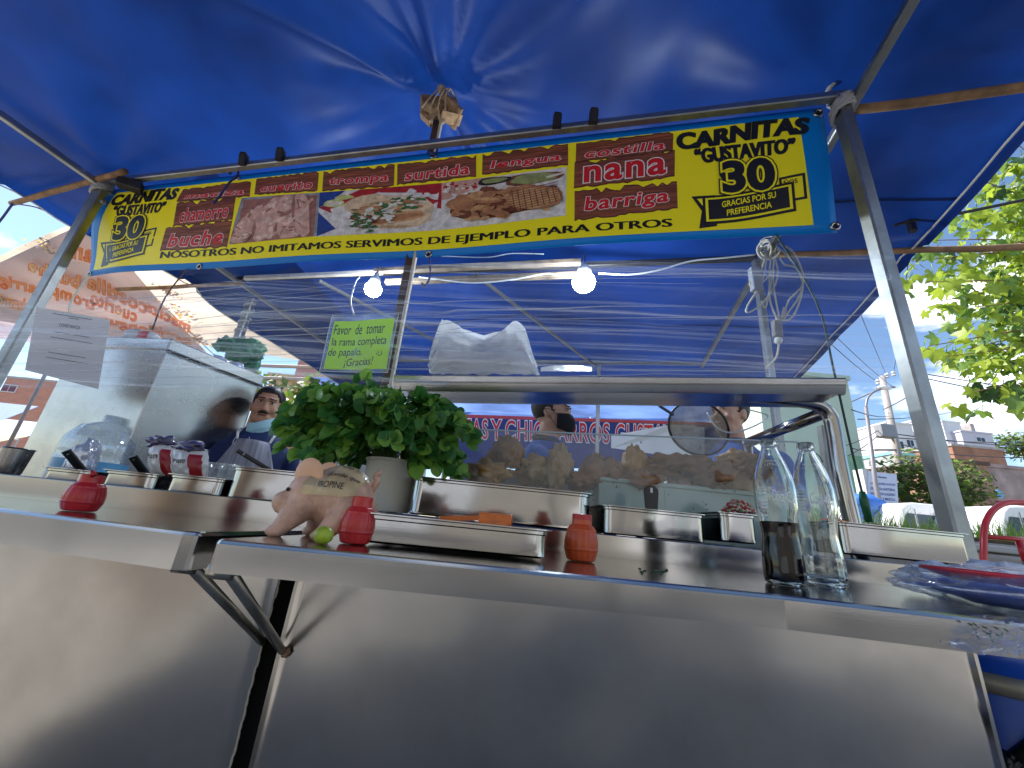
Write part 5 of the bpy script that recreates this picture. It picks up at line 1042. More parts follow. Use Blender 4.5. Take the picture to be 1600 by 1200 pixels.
# ================================================================== second blue canopy with its painted board, behind the cart
bc2 = empty('rear_canopy', at(900, 640, Y=7), 'second blue canopy on white bars further back behind the workers', 'canopy')
RT = fabric('rear_tarp', (.07, .15, .45), .45, .4, (.20, .34, .75), bump=.2)
l0, l1, l2, l3 = at(560, 628, Z=3.05), at(1150, 645, Z=3.05), at(1180, 600, Z=3.10), at(480, 590, Z=3.10)
def rcf(a, b):
    p = l3.lerp(l2, a).lerp(l0.lerp(l1, a), b); return V(p.x, p.y + (.8*b), 3.12 + .04*noise.noise(V(a*6, b*3, 1)) - .08*math.sin(b*math.pi))
MB().grid(rcf, 40, 16).build('tarpaulin', RT, bc2, smooth=True)
bY = 7.9
def VB(x0, y0, x1, y1, Y, w_, nm='bar', par=bc2, m_=WHITE): return MB().bar(at(x0, y0, Y=Y), at(x1, y1, Y=Y), w_).build(nm, m_, par)
MB().grid(lambda a, b: at(560+600*a, 618+8*a+(36-2*a)*b, Y=8.05) + V(0, .08*noise.noise(V(a*9, b*3, 0)), 0), 30, 8).build('valance', RT, bc2, smooth=True)
VB(697, 620, 722, 652, 7.9, .07); VB(920, 625, 926, 665, 7.8, .06)
for x in (705, 1130): p = at(x, 660, Y=7.9); MB().bar(V(p.x, 7.9, 0), V(p.x, 7.9, 3.1), .06).build('post', GALV, bc2)
pbo = empty('painted_board', at(900, 700, Y=7.7), 'dark blue board with big red letters outlined in white behind the workers', 'sign')
def PB2(s, t, off=0): return at(s, t, Y=7.7-off)
BNV = mat('navy_board', (.02, .03, .16), .5); 
MB().add([PB2(560, 643), PB2(1140, 662), PB2(1140, 740), PB2(560, 720)], [(0, 1, 2, 3)]).build('board', BNV, pbo)
MB().add([PB2(560, 642, .01), PB2(1140, 661, .01), PB2(1140, 665.5, .01), PB2(560, 647.5, .01)], [(0, 1, 2, 3)]).build('red_stripe', mat('stripe_red', (.55, .05, .06), .5), pbo)
for wd, x0, x1 in (('CARNITAS', 655, 762), ('Y', 768, 783), ('CHICHARROS', 790, 952), ('GUSTAVITO', 962, 1090)):
    y0 = 654+(x0-700)*.032; y1 = 654+(x1-700)*.032; q_ = [(x0, y0), (x1, y1), (x1, y1+30), (x0, y0+30)]
    m = MB(); put_text(m, wd, q_, PB2, .015, bold=.05, ref=0, space=1.1); m.build('lettering', WHITE, pbo); m = MB(); put_text(m, wd, q_, PB2, .02, bold=.012, ref=0, space=1.1); m.build('lettering', REDINK, pbo)
# stacked white things behind guard
o = MB().box(0, 1, 0, .1, 0, .35).build('table', WHITE); bpy.data.objects.remove(o)
p0, p1 = at(955, 684, Y=5.5), at(1045, 668, Y=5.5)
m = MB(); m.add([at(955, 681, Y=5.5), at(1045, 664, Y=5.2), at(1100, 668, Y=5.2), at(1100, 720, Y=5.2), at(955, 700, Y=5.5)], [(0, 1, 2, 3, 4)]); solid(m.build('white_awning', mat('awning_white', (.75, .77, .8), .6), label='white awning edge behind the guard left of the strainer', cat='awning'), .05)
# ================================================================== street behind, right side
CONC = mat('pole_concrete', (.42, .38, .36), .85, var=.25, vs=3); PLW = mat('plaster_white', (.72, .71, .72), .85, var=.12, vs=.8); BRK = mat('raw_brick', (.38, .19, .12), .9, var=.35, vs=1.2, bump=.2, bs=5)
GRN = mat('plaster_green', (.50, .60, .48), .85, var=.08, vs=.5); GLZ = mat('window_glass', (.03, .06, .10), .25, spec=.25)
def bldg(name, x0, x1, y0, y1, z1, m_, label, wins=(), z0=0, cat='building', roofm=None, par=None, winmat=None):
    r = empty(name, V((x0+x1)/2, (y0+y1)/2, z0), label, cat)
    MB().box(x0, x1, y0, y1, z0, z1).build('wall', m_, r); MB().box(x0-.08, x1+.08, y0-.08, y1+.08, z1, z1+.18).build('roof', roofm or m_, r)
    for wx0, wx1, wz0, wz1 in wins:
        f = MB().box(wx0-.06, wx1+.06, y0-.05, y0-.003, wz0-.06, wz1+.06).build('window', PLW, r); MB().box(wx0, wx1, y0-.06, y0-.052, wz0, wz1).build('pane', winmat or GLZ, f); MB().box((wx0+wx1)/2-.02, (wx0+wx1)/2+.02, y0-.07, y0-.061, wz0, wz1).build('mullion', PLW, f)
    return r
def X(px, py, Y): return at(px, py, Y=Y).x
def Zz(px, py, Y): return at(px, py, Y=Y).z
# big green building
bldg('green_building', X(1190, 650, 15), X(1345, 700, 15), 15, 24, Zz(1300, 592, 15), GRN, 'tall pale green blank wall building right behind the steel hood')
MB().box(X(1322, 740, 14.9), X(1352, 740, 14.9), 14.93, 14.99, 2.2, Zz(1340, 712, 14.9)).build('green_patch', mat('leafy_green', (.28, .50, .30), .8, var=.3, vs=2), bpy.data.objects['green_building'])
bldg('white_building', X(1030, 660, 20), X(1237, 660, 20), 20, 28, Zz(1200, 625, 20), PLW, 'white building with a wide bluish window seen past the strainer', wins=[(X(1212, 660, 20), X(1236, 660, 20), Zz(1224, 676, 20), Zz(1224, 655, 20)), (X(1165, 660, 20), X(1185, 660, 20), Zz(1175, 690, 20), Zz(1175, 668, 20))], winmat=mat('curtain_blue', (.25, .42, .60), .4, var=.4, vs=3, stretch=(6, 1, .2)))
# ground rises to the right: hillside
hp_ = MB(); gx0 = 14
MB().grid(lambda a, b: V(2+150*a, 30+120*b, 2.0 + 8*b + 1.5*noise.noise(V(a*5, b*5, 0))), 30, 20).build('hillside', mat('hill_soil', (.22, .20, .12), .95, var=.5, vs=.2), kind='structure')
def bp(name, pxl, pxr, pyt, pyb, Y, dep, m_, label, wins=(), **k):
    pm = (pxl+pxr)/2; x0 = X(pxl, (pyt+pyb)/2, Y); x1 = X(pxr, (pyt+pyb)/2, Y); wl = [(X(a, (c+d)/2, Y), X(b, (c+d)/2, Y), Zz((a+b)/2, d, Y), Zz((a+b)/2, c, Y)) for a, b, c, d in wins]
    return bldg(name, x0, x1, Y, Y+dep, Zz(pm, pyt, Y), m_, label, wl, z0=-.1, **k)
LAV_SHADE = mat('plaster_shaded', (.60, .58, .66), .85, var=.1)  # lilac tone puts the shade of the house fronts into the colour
bp('white_house', 1396, 1436, 664, 760, 42, 9, PLW, 'white house with tall balcony windows left of the right post', wins=[(1402, 1412, 690, 708), (1418, 1428, 688, 706)])
bp('shaded_house', 1437, 1470, 662, 760, 42.5, 10, LAV_SHADE, 'flat house wall with lavender shade painted in, directly left of the right post', wins=[(1446, 1454, 677, 680)])
bp('white_house', 1486, 1514, 662, 760, 44, 8, PLW, 'tall white house just right of the right post', wins=[(1492, 1506, 688, 700)])
bp('shaded_house', 1514, 1562, 678, 760, 43, 8, LAV_SHADE, 'long low house with lavender shade painted in, furthest right on the hill', wins=[(1526, 1538, 684, 690)])
MB().box(X(1516, 665, 44), X(1522, 665, 44), 44, 46, Zz(1518, 676, 44), Zz(1518, 662, 44)).build('water_tank', CONC, label='small roof block on top of the long low house', cat='water tank')
bp('brick_house', 1502, 1582, 702, 800, 30, 9, BRK, 'raw brick house with a grey concrete ledge on the right', roofm=CONC)
bp('grey_block_house', 1440, 1512, 706, 790, 33, 6, mat('grey_block', (.32, .32, .34), .9, var=.25, vs=2), 'unfinished grey block house behind the bush')
bp('teal_shed', 1404, 1438, 712, 790, 31, 5, mat('shed_wall', (.42, .46, .44), .8, var=.4, vs=1.5), 'small shed with a turquoise roof left of the bush', roofm=mat('turquoise_roof', (.25, .62, .66), .5), wins=[(1418, 1430, 722, 738)])
bp('brick_workshop', 1494, 1558, 726, 830, 20, 6, mat('pale_brick', (.42, .24, .16), .9, var=.3, vs=2.5, stretch=(.6, .6, 5)), 'brown brick workshop wall with a timber lintel behind the white van', roofm=mat('lintel_brown', (.12, .07, .05), .8))
bp('pink_wall', 1556, 1640, 735, 830, 21, 4, mat('pink_plaster', (.48, .36, .33), .9, var=.4, vs=.9), 'patched pinkish grey wall with a cabinet at the right edge', cat='wall')
MB().box(X(1558, 790, 20), X(1600, 790, 20), 19.6, 20, Zz(1580, 800, 20), Zz(1580, 785, 20)).build('red_counter', mat('dusty_red', (.45, .10, .10), .7), label='dusty red counter against the pinkish wall', cat='counter')
p = at(1561, 772, Y=19); MB().lathe(p, [(0, .02), (.19, .02), (.20, 0), (.19, -.02), (0, -.02)], 24, axis=(0, -1, 0)).build('round_sign', mat('sky_blue_sign', (.15, .45, .75), .5), label='small round blue sign on the brick workshop corner', cat='sign')
# hazy bush
LVG = [mat('tree_leaf_lit', (.20, .30, .03), .5, var=.3, vs=6, trans=.45), mat('tree_leaf_mid', (.09, .17, .03), .5, var=.3, vs=6, trans=.4), mat('tree_leaf_dull', (.16, .13, .05), .6, var=.3, vs=6, trans=.3)]
def bush(c, r, n, label, s=.14, name='bush'):
    rt = empty(name, V(c.x, c.y, 0), label, 'bush' if name == 'bush' else 'tree'); m = MB()
    for i in range(n):
        d = V(random.gauss(0, 1), random.gauss(0, 1), random.gauss(0, 1)).normalized()*random.random()**.35; k_ = 1+.3*noise.noise(d*2.5); p = c + V(d.x*r[0]*k_, d.y*r[1]*k_, d.z*r[2]*k_)
        a = V(random.gauss(0, 1), random.gauss(0, 1), random.gauss(0, 1)).normalized(); b = a.orthogonal().normalized(); u1 = a*s*random.uniform(.5, 1.2); v1 = b*s*random.uniform(.3, .7); m.add([p-u1, p+v1, p+u1, p-v1], [(0, 1, 2, 3)], random.choice((0, 0, 1, 1, 2)))
    m.build('crown', LVG, rt); MB().tube([V(c.x, c.y, 0), V(c.x+.1, c.y, c.z)], [r[0]*.09, r[0]*.04], 8).build('trunk', WOOD, rt); return rt
bush(at(1452, 760, Y=16), (2.1, 1.5, 1.35), 3200, 'round dusty green bush behind the white van'); bush(at(1595, 697, Y=46), (4, 2, 1.6), 900, 'far green tree top at the right edge above the brick house', .35, 'far_tree')
# street sign board
sb = empty('street_board', at(1378, 780, Y=13), 'white street board with rows of blue lettering beside the lamp post', 'sign'); sbf = lambda s, t, off=0: at(s, t, Y=13.1-off)
MB().add([sbf(1356, 736), sbf(1401, 741), sbf(1404, 790), sbf(1357, 785)], [(0, 1, 2, 3)]).build('board', mat('board_bluewhite', (.66, .70, .84), .5), sb); MB().box(X(1349, 760, 13.2), X(1357, 760, 13.2), 13.12, 13.5, Zz(1352, 788, 13.2), Zz(1352, 734, 13.2)).build('side', PLW, sb)
INK = mat('board_ink', (.06, .09, .32), .5)
for i, tx in enumerate(('LAS MEJORES AGUAS', 'DE FRUTA NATURAL', 'INCLUIMOS CALIDAD', 'DE LICOR Y MEZCLA')):
    y = 753+i*7.6; m = MB(); put_text(m, tx, [(1360, y), (1399, y+3), (1399, y+7), (1360, y+4.4)], sbf, .02, bold=.02); m.build('lettering', INK, sb)
MB().tube([sbf(1372, 745, .02), sbf(1385, 746.5, .02)], .02, 4).build('printed_line', INK, sb)
for x in (1360, 1400): p = at(x, 780, Y=13.2); MB().bar(V(p.x, 13.25, 0), V(p.x, 13.25, p.z+.3), .08).build('post', GALV, sb)
# lamp post, power pole and wires
lp = empty('lamp_post', at(1376, 780, Y=11), 'slim street lamp with a curved arm in front of the clouds', 'street lamp'); b0 = at(1376, 790, Y=11); b0.z = 0; tpp = at(1353, 636, Y=11)
MB().tube([V(b0.x+.0, 11, 0), V(b0.x-.02, 11, 3), V(tpp.x, 11, tpp.z)], [.07, .06, .045], 10).build('mast', mat('lamp_mast', (.25, .23, .24), .5, .3), lp, smooth=True); ap = curve_pts([tpp, at(1356, 622, Y=11), at(1366, 612, Y=11), at(1382, 606, Y=11)]); MB().tube(ap, .03, 8).build('arm', MT['lamp_mast'], lp, smooth=True); MB().ball(ap[-1], (.22, .1, .06), 12).build('lamp_head', WHITE, lp, smooth=True)
pw = empty('power_pole', V(at(1410, 790, Y=17).x, 17, 0), 'tall concrete power pole carrying many wires and a transformer', 'power pole'); t0 = at(1378, 588, Y=17); bt = at(1410, 790, Y=17)
MB().tube([V(bt.x+.1, 17, 0), V(t0.x, 17, t0.z)], [.22, .12], 10).build('mast', CONC, pw, smooth=True)
for (x0, y0, x1, y1) in ((1368, 606, 1398, 605), (1372, 670, 1400, 678), (1366, 703, 1400, 703)): MB().bar(at(x0, y0, Y=16.9), at(x1, y1, Y=16.9), .08).build('crossarm', CONC, pw)
for (x, y) in ((1386, 586), (1396, 583), (1371, 596)): p = at(x, y, Y=16.9); MB().lathe(p, [(0, -.15), (.09, -.12), (.05, -.05), (.10, 0), (.06, .08), (0, .12)], 10).build('insulator', PLW, pw)
p = at(1384, 674, Y=16.8); MB().box(-.35, .35, -.2, .2, -.3, .3, T=lambda q: q + p).build('transformer', mat('trafo', (.30, .30, .33), .5), pw, bevel=.05)
wires = [((1378, 606, 17), (1100, 720, 60)), ((1395, 604, 17), (1250, 470, 6)), ((1386, 588, 17), (1320, 430, 7)), ((1371, 596, 17), (1280, 520, 8)), ((1396, 583, 17), (1420, 400, 8)), ((1390, 650, 17), (1330, 640, 9)), ((1398, 678, 17), (1680, 700, 26)), ((1398, 684, 17), (1680, 690, 24)), ((1400, 703, 17), (1640, 716, 20)),
         ((1372, 672, 17), (1322, 696, 12)), ((1372, 680, 17), (1325, 712, 12)), ((1372, 704, 17), (1330, 700, 12)), ((1398, 690, 17), (1470, 710, 22)), ((1380, 640, 17), (1450, 600, 12)), ((1450, 585, 20), (1700, 620, 20)), ((1450, 592, 20), (1700, 640, 20)), ((1340, 655, 12), (1500, 640, 25))]
WL = ['wire from the lower left insulator arm running far into the distance', 'wire rising left from the top arm to the blue tarpaulin hem', 'wire from the centre insulator rising steeply to the left', 'wire from the left insulator rising left behind the green cord', 'wire from the right insulator rising towards the steel post',
 'short wire crossing left from the pole in front of the cloud', 'lower wire running right from the transformer towards the houses', 'middle wire running right from the transformer above the white houses', 'lowest wire running right past the brick house roof', 'upper service wire from the pole to the green building', 'second service wire from the pole to the green building',
 'third service wire meeting the green building lowest', 'service wire dropping right to the grey block house', 'wire rising right behind the steel post', 'upper wire in the open sky right of the post below the leaves', 'lower wire in the open sky right of the post below the leaves', 'wire spanning from the green building across to the right post']
for i, (a, b) in enumerate(wires):
    p, q = at(a[0], a[1], Y=a[2]), at(b[0], b[1], Y=b[2]); m = MB(); m.tube([p.lerp(q, t/12) + V(0, 0, -1.0*(t/12)*(1-t/12)*((p-q).length*.03)) for t in range(13)], .012*min(a[2], b[2])/9+.002, 4)
    m.build('overhead_wire', mat('wire_dark', (.05, .05, .06), .6), smooth=True, label=WL[i], cat='wire', group='overhead wires')
# van
def van(x0, x1, Y, zr, zb, label, m_):
    r = empty('van', V((x0+x1)/2, Y+1, 0), label, 'van'); L_ = x1-x0; H = zr-zb
    prof = [(0, .12), (0, .42), (.015, .48), (.115, .58), (.20, .93), (.235, .985), (.30, 1.0), (.97, 1.0), (.995, .95), (1.0, .5), (1.0, .12)]
    m = MB(); n = len(prof)
    for yy, ins in ((Y, 0),):
        rings = [(Y+.10, .10), (Y, .0), (Y+1.8, 0), (Y+1.7, .1)]
    vs = []
    for yy, ins in [(Y+.06, 1)]: pass
    def ring(yy, tuck): return [V(x0+L_*x, yy + 0, zb+H*z) for x, z in prof]
    vs = ring(Y, 1) + ring(Y+1.8, -1); m.add(vs, [(i, (i+1) % n, n+(i+1) % n, n+i) for i in range(n)] + [tuple(range(n-1, -1, -1)), tuple(range(n, 2*n))]); m.build('body', m_, r, bevel=.05, angle=30)
    def side(xa, xb, za, zb_, nm, mm, off=.012, sl=0): 
        f = lambda x, z: V(x0+L_*x, Y - off, zb+H*z); MB().add([f(xa, za), f(xb, za), f(xb, zb_), f(xa+sl, zb_)], [(0, 1, 2, 3)]).build(nm, mm, r)
    for xa, xb, sl in ((.15, .275, .075), (.295, .50, 0), (.52, .71, 0), (.73, .93, 0)): side(xa, xb, .60, .88, 'window', GLZ, sl=sl)
    for x in (.285, .51, .72): side(x-.002, x+.002, .2, .93, 'door_seam', mat('seam_dark', (.08, .08, .08), .7))
    side(.0, 1.0, .54, .565, 'stripe', mat('van_green', (.03, .28, .10), .4), .014)
    for x in (.18, .80):
        w_ = MB().lathe(V(x0+L_*x, Y-.02, zb+.12*H), [(0, 0), (.2, 0), (.21, .01), (.33, .015), (.35, .0), (.35, -.2), (0, -.2)], 24, axis=(0, -1, 0)).build('wheel', mat('tyre', (.02, .02, .02), .8), r, angle=40); MB().lathe(V(x0+L_*x, Y-.035, zb+.12*H), [(0, .01), (.18, .005), (.2, -.01)], 16, axis=(0, -1, 0)).build('rim', GALV, w_)
    return r
vx0 = at(1368, 810, Y=8.6).x; vz = at(1440, 786, Y=8.6).z
van(vx0, vx0+3.1, 8.6, vz, vz-2.0, 'white passenger van with dark side windows parked beyond the grass', mat('van_white', (.80, .80, .80), .3, coat=.5))
vx1 = at(1512, 800, Y=7.4).x; van(vx1, vx1+3.4, 7.4, at(1560, 786, Y=7.4).z, at(1560, 786, Y=7.4).z-1.9, 'second white van behind the red rail at the right edge', MT['van_white'])
btp = at(1350, 790, Y=9.4); crump(btp, (.50, .3, .26), 3, .3, 20).build('tarp_bundle', mat('tarp_sky', (.05, .18, .60), .5), smooth=True, label='crumpled blue tarpaulin bundle left of the white van', cat='tarp')
# planter with long grass
pz = at(1450, 828, Y=3.3).z
plc = empty('planter', V(4.5, 3.5, 0), 'raised concrete planter running along the kerb beyond the cart', 'planter'); MB().box(1.75, 9, 3.2, 4.6, 0, pz-.06).build('concrete_box', mat('streaky_concrete', (.36, .33, .30), .85, var=.4, vs=2, stretch=(.5, .5, 5)), plc, bevel=.02); MB().box(1.80, 8.95, 3.26, 4.55, pz-.06, pz-.03).build('soil', mat('soil', (.10, .06, .04), .95, var=.5, vs=12), plc)
MB().box(1.7, 9.0, 3.12, 3.20, pz-.13, pz-.08).build('coping', mat('pale_concrete', (.5, .48, .45), .85), plc, bevel=.01)
m = MB()
for i in range(5200):
    x = random.uniform(1.8, 8.9); y = 3.28+1.25*random.random()**1.4; h = random.uniform(.07, .22)*(1+.6*noise.noise(V(x*1.5, y*2, 0))); b = V(x, y, pz-.04); ln = V(random.gauss(0, .35), random.gauss(0, .35), 0)*h; w_ = V(random.uniform(-1, 1), random.uniform(-1, 1), 0).normalized()*random.uniform(.002, .0045)
    m.add([b-w_, b+w_, b+ln*.35+V(0, 0, h*.6)+w_*.7, b+ln*.35+V(0, 0, h*.6)-w_*.7, b+ln+V(0, 0, h)], [(0, 1, 2, 3), (3, 2, 4)], random.choice((0, 0, 1)))
m.build('grass', [mat('grass_fresh', (.24, .42, .04), .5, trans=.4), mat('grass_pale', (.30, .38, .10), .55, trans=.4)], kind='stuff')
m = MB()
for i in range(60): p = V(random.uniform(1.9, 6), random.uniform(3.3, 3.6), pz+.0); m.ball(p, random.uniform(.008, .02), 6)
m.build('fallen_petals', mat('brick_red_bits', (.42, .10, .06), .8), kind='stuff')
# red tube rail
RD = mat('red_enamel', (.62, .025, .03), .35, var=.2, vs=5, coat=.3)
rr0 = empty('tube_rail', at(1560, 850, Y=2.3), 'red painted bent tube rail standing behind the right end of the cart', 'rail'); K = lambda x, y: at(x, y, Y=2.3)
low = K(1537, 890); MB().tube([V(low.x, 2.3, 0), low] + curve_pts([K(1537, 838), K(1541, 815), K(1553, 796), K(1572, 786), K(1600, 785), K(1640, 790)]), .0155, 14).build('hoop', RD, rr0, smooth=True)
MB().tube([K(1535, 838), K(1640, 846)], .0125, 12).build('crossbar', RD, rr0, smooth=True); q_ = K(1595, 850); MB().tube([V(q_.x, 2.3, 0), V(q_.x, 2.3, q_.z-.08)], .015, 12).build('leg', mat('worn_post', (.22, .20, .16), .7, var=.4), rr0, smooth=True); MB().tube([V(q_.x, 2.3, q_.z-.09), K(1592, 845)], .0165, 12).build('leg_sleeve', RD, rr0, smooth=True)
# low wall and kerb right of the cart
MB().box(2.0, 8, 2.55, 2.9, 0, at(1570, 868, Y=2.55).z).build('low_wall', mat('streaky_concrete'), label='low grey concrete wall between the red rail and the planter', cat='wall', bevel=.02)
# blue drum
dp = at(1572, 1100, Y=1.28); zt2 = at(1560, 1052, Y=1.0).z
dr = empty('plastic_drum', V(1.465, 1.30, 0), 'blue plastic drum holding the foot of the right post', 'drum'); DB = mat('drum_blue', (.008, .075, .42), .38, var=.15, vs=3)
MB().lathe(V(1.465, 1.30, 0), [(0, .02), (.24, .02), (.255, .05), (.26, .3), (.265, .31), (.265, .33), (.26, .34), (.26, zt2-.09), (.253, zt2-.07), (.253, zt2-.04), (.22, zt2), (0, zt2)], 48).build('shell', DB, dr, smooth=True)
MB().lathe(V(1.465, 1.30, 0), [(.258, zt2-.075), (.266, zt2-.07), (.266, zt2-.035), (.258, zt2-.03)], 48).build('clamp_ring', mat('dirty_ring', (.30, .28, .22), .45, .5, var=.4), dr, smooth=True)
m = MB()
for k in range(60):
    a = random.uniform(0, 6.28); r = random.uniform(.01, .035); p = at(1580, 1192, Y=1.14); m.cap(p + V(r*math.cos(a), 0, r*math.sin(a)*.6), p + V(r*math.cos(a+.8), -.02, r*math.sin(a+.8)*.6), .006, .006, 6)
m.tube([at(1580, 1192, Y=1.14), at(1650, 1140, Y=1.05)], .016, 10); m.build('black_hose', BLK, smooth=True, label='tangled black hose at the lower right corner of the cart', cat='hose')
# ================================================================== street behind, left side
bp('brick_building', -20, 78, 592, 700, 34, 8, mat('salmon_brick', (.52, .24, .17), .85, var=.15, vs=1, stretch=(1, 1, 4)), 'salmon brick building with dark purple shutters at the far left', wins=[(4, 26, 602, 612)], roofm=CONC, winmat=mat('plum_shutter', (.14, .04, .08), .6))
bp('pale_block', 70, 108, 612, 700, 30, 5, mat('cream_block', (.58, .54, .46), .85, var=.2), 'low cream block behind the water jug')
for x0, x1, y0, y1, Y, c, lab in ((-12, 62, 628, 668, 20, (.46, .58, .80), 'pale blue awning roof at the far left of the street'), (10, 105, 655, 690, 17, (.62, .68, .80), 'white and blue market awning behind the water jug'), (-20, 45, 676, 712, 12, (.70, .55, .36), 'tan awning below the pale blue one')):
    a, b = at(x0, y0, Y=Y), at(x1, y0+3, Y=Y); r = empty('awning', V((a.x+b.x)/2, Y, 0), lab, 'awning'); zl = at(x0, y1, Y=Y).z
    m = MB().grid(lambda s, t: V(a.x+(b.x-a.x)*s, Y-1.4*t, a.z-(a.z-zl)*t), 8, 6); solid(m.build('cloth', mat('cloth_%d' % Y, c, .7, trans=.4, var=.1), r), .02)
    for xx in (a.x, b.x): MB().bar(V(xx, Y-1.35, 0), V(xx, Y-1.35, zl), .05).build('post', GALV, r)
lpl = empty('lamp_post', V(at(10, 690, Y=9).x, 9, 0), 'grey lamp post in the bright street at the far left', 'street lamp'); a = at(3, 715, Y=9); b = at(26, 585, Y=9); MB().tube([V(a.x, 9, 0), V(a.x, 9, b.z+2)], .035, 8).build('mast', MT['lamp_mast'], lpl, smooth=True)
# behind the man: yellow-green tree, pink column, ochre wall
bp('ochre_house', 395, 520, 596, 760, 11, 3, mat('ochre_wall', (.66, .52, .28), .85, var=.15), 'ochre house wall behind the man with the moustache', wins=[(400, 412, 640, 700)])
p = at(462, 650, Y=9.5); MB().box(p.x-.32, p.x+.32, 9.5, 10.1, 0, 4.6).build('pink_column', mat('salmon_paint', (.66, .30, .24), .8), label='salmon pink column behind the man and the herbs', cat='column')
bush(at(487, 630, Y=7), (.55, .5, .55), 260, 'sunlit yellow green foliage between the man and the herbs', .10, 'street_tree'); bush(at(400, 610, Y=8), (.9, .5, .4), 260, 'sunlit foliage above the head of the man', .10, 'street_tree')
ftb = at(500, 735, Y=2.0); MB().box(at(462, 740, Y=1.9).x, at(640, 740, Y=1.9).x, 1.9, 2.3, 0, at(560, 703, Y=1.9).z).build('side_table', mat('table_white', (.62, .62, .66), .5), label='white side table behind the herb bucket', cat='table', bevel=.005)
# ================================================================== tree at the right
tr = empty('maple_tree', V(9.0, 4.6, 0), 'leafy tree with large lobed yellow green leaves reaching in at the upper right', 'tree')
def starleaf(name, r, m_):
    P = []; spec = [(0, 1.05), (12, .80), (26, .62), (40, .80), (52, 1.0), (66, .72), (88, .52), (112, .70), (124, .78), (150, .50), (178, .14)]
    pts = [(a, q_) for a, q_ in spec] + [(360-a, q_) for a, q_ in reversed(spec[1:])]; vs = [V(0, .1*r, 0)] 
    for a, q_ in pts: t = R(a); x, y = math.sin(t)*q_*r*.62, (math.cos(t)*q_)*r*.62 + .35*r; vs.append(V(x, y, -.5*(x*x)/r*1.2 - .22*(y*y)/r + .03*r*math.sin(a)))
    m = MB(); n = len(pts); vs[0] = V(0, .35*r, 0); m.add(vs, [(0, 1+i, 1+(i+1) % n) for i in range(n)], 0); m.tube([V(0, .02*r, -.02*r), V(0, -.5*r, .06*r)], .0035, 3); return m.mesh(name, m_, True)
TL_ = [starleaf('leaf', random.uniform(.14, .19), LVG2) for LVG2 in [mat('maple_leaf_lit', (.40, .52, .05), .45, var=.3, vs=9, trans=.55), mat('maple_leaf_green', (.20, .34, .05), .4, var=.3, vs=9, trans=.45), mat('maple_leaf_dark', (.07, .15, .05), .35, var=.3, vs=9, trans=.3), mat('maple_leaf_rust', (.26, .17, .05), .5, var=.4, vs=9, trans=.4), MT.get('maple_leaf_lit') or mat('maple_leaf_lit')]]  # lit and dark tones put sun and shade into the leaf colour
MB().tube(curve_pts([V(9, 4.6, 0), V(8.9, 4.6, 1.6), V(8.8, 4.5, 3.0), V(8.6, 4.4, 5.0)]), [.17-.004*i for i in range(25)], 12).build('trunk', WOOD, tr, smooth=True)
ends = [((1425, 408), 3.4), ((1440, 375), 3.5), ((1468, 330), 3.7), ((1500, 268), 3.6), ((1545, 240), 3.5), ((1590, 225), 3.4), ((1448, 440), 3.3), ((1470, 470), 3.4), ((1452, 540), 3.3), ((1478, 556), 3.4), ((1510, 545), 3.6), ((1548, 560), 3.5), ((1590, 560), 3.5), ((1525, 612), 3.2), ((1555, 612), 3.3), ((1590, 600), 3.3), ((1500, 420), 3.9), ((1540, 380), 3.8), ((1590, 330), 3.7), ((1560, 460), 3.8), ((1600, 430), 3.5), ((1520, 330), 3.9), ((1580, 500), 3.6), ((1620, 480), 3.4), ((1510, 480), 3.5), ((1605, 280), 3.5), ((1575, 415), 4.2), ((1535, 505), 4.0), ((1560, 300), 4.1)]
brm = MB(); lv = []
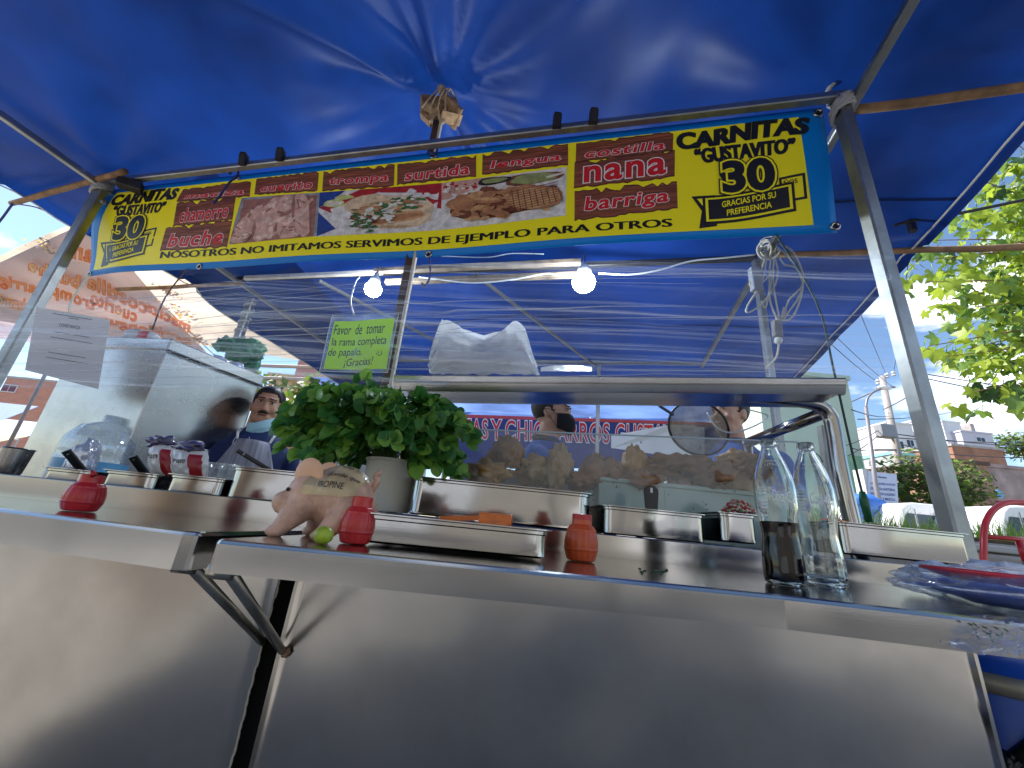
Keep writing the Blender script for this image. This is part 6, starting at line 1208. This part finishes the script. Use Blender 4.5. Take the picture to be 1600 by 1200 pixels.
for (x, y), Y_ in ends:
    e = at(x, y, Y=Y_); s_ = V(8.6, 4.4, min(5, e.z+random.uniform(.5, 1.2))); mid = s_.lerp(e, .55) + V(0, 0, .25); P = curve_pts([s_, mid, e], 12); brm.tube(P, [.016*(1-i/len(P))+.003 for i in range(len(P))], 6)
    for j in range(9, len(P)):
        for _ in range(1 if j < 12 else 3): 
            if random.random() < .92: lv.append((P[j] + V(random.gauss(0, .09), random.gauss(0, .10), random.gauss(-.04, .08)), j == len(P)-1))
brm.build('branches', WOOD, tr, smooth=True)
sm2 = MB(); lv.sort(key=lambda q: q[0].x)
LM = [me.materials[0] for me in TL_]
for i, (p, tip) in enumerate(lv):
    dn = V(random.gauss(-.25, .5), random.gauss(0, .5), -.75+random.gauss(0, .35)).normalized(); up = V(random.gauss(0, .6), random.gauss(0, .6)-.4, .8).normalized(); z_ = (up-dn*up.dot(dn)).normalized(); Mx = Matrix((dn.cross(z_), dn, z_)).transposed(); sc = random.uniform(.7, 1.25)
    me = TL_[random.choice((0, 0, 0, 4, 1, 1, 1, 2, 4))]
    if i < 300:
        o = link('leaf', me, tr); o.matrix_parent_inverse = Matrix.Translation(-Vector(tr.location)); o.matrix_basis = Matrix.LocRotScale(p, Mx.to_quaternion(), V(sc, sc, sc))
    else: sm2.add([p + Mx @ (v.co*sc) for v in me.vertices], [tuple(q_.vertices) for q_ in me.polygons], LM.index(me.materials[0]))
if sm2.v: sm2.build('foliage', LM, tr, smooth=True, kind='stuff')
bush(V(-3.2, -2.0, 5.6), (2.6, 2.2, 1.3), 1100, 'broad tree added out of view to dapple the ground with shade', .26, 'street_tree')  # unseen crown added to throw dappled shade that the steel mirrors
# ================================================================== unseen shop and vans added for the steel to reflect
bldg('reflected_shop', -14, 14, -18, -13, 6.5, mat('cream_plaster', (.46, .41, .34), .85, var=.2, vs=.6), 'cream shop building added behind the camera for the steel to reflect', wins=[])
for nm_, xx in (('a', -5.5), ('b', 3.2)): van(xx, xx+4.6, -8.6, 2.1, .05, 'white van added behind the camera for the steel to reflect, ' + ('first' if nm_ == 'a' else 'second') + ' along the kerb', MT['van_white'])
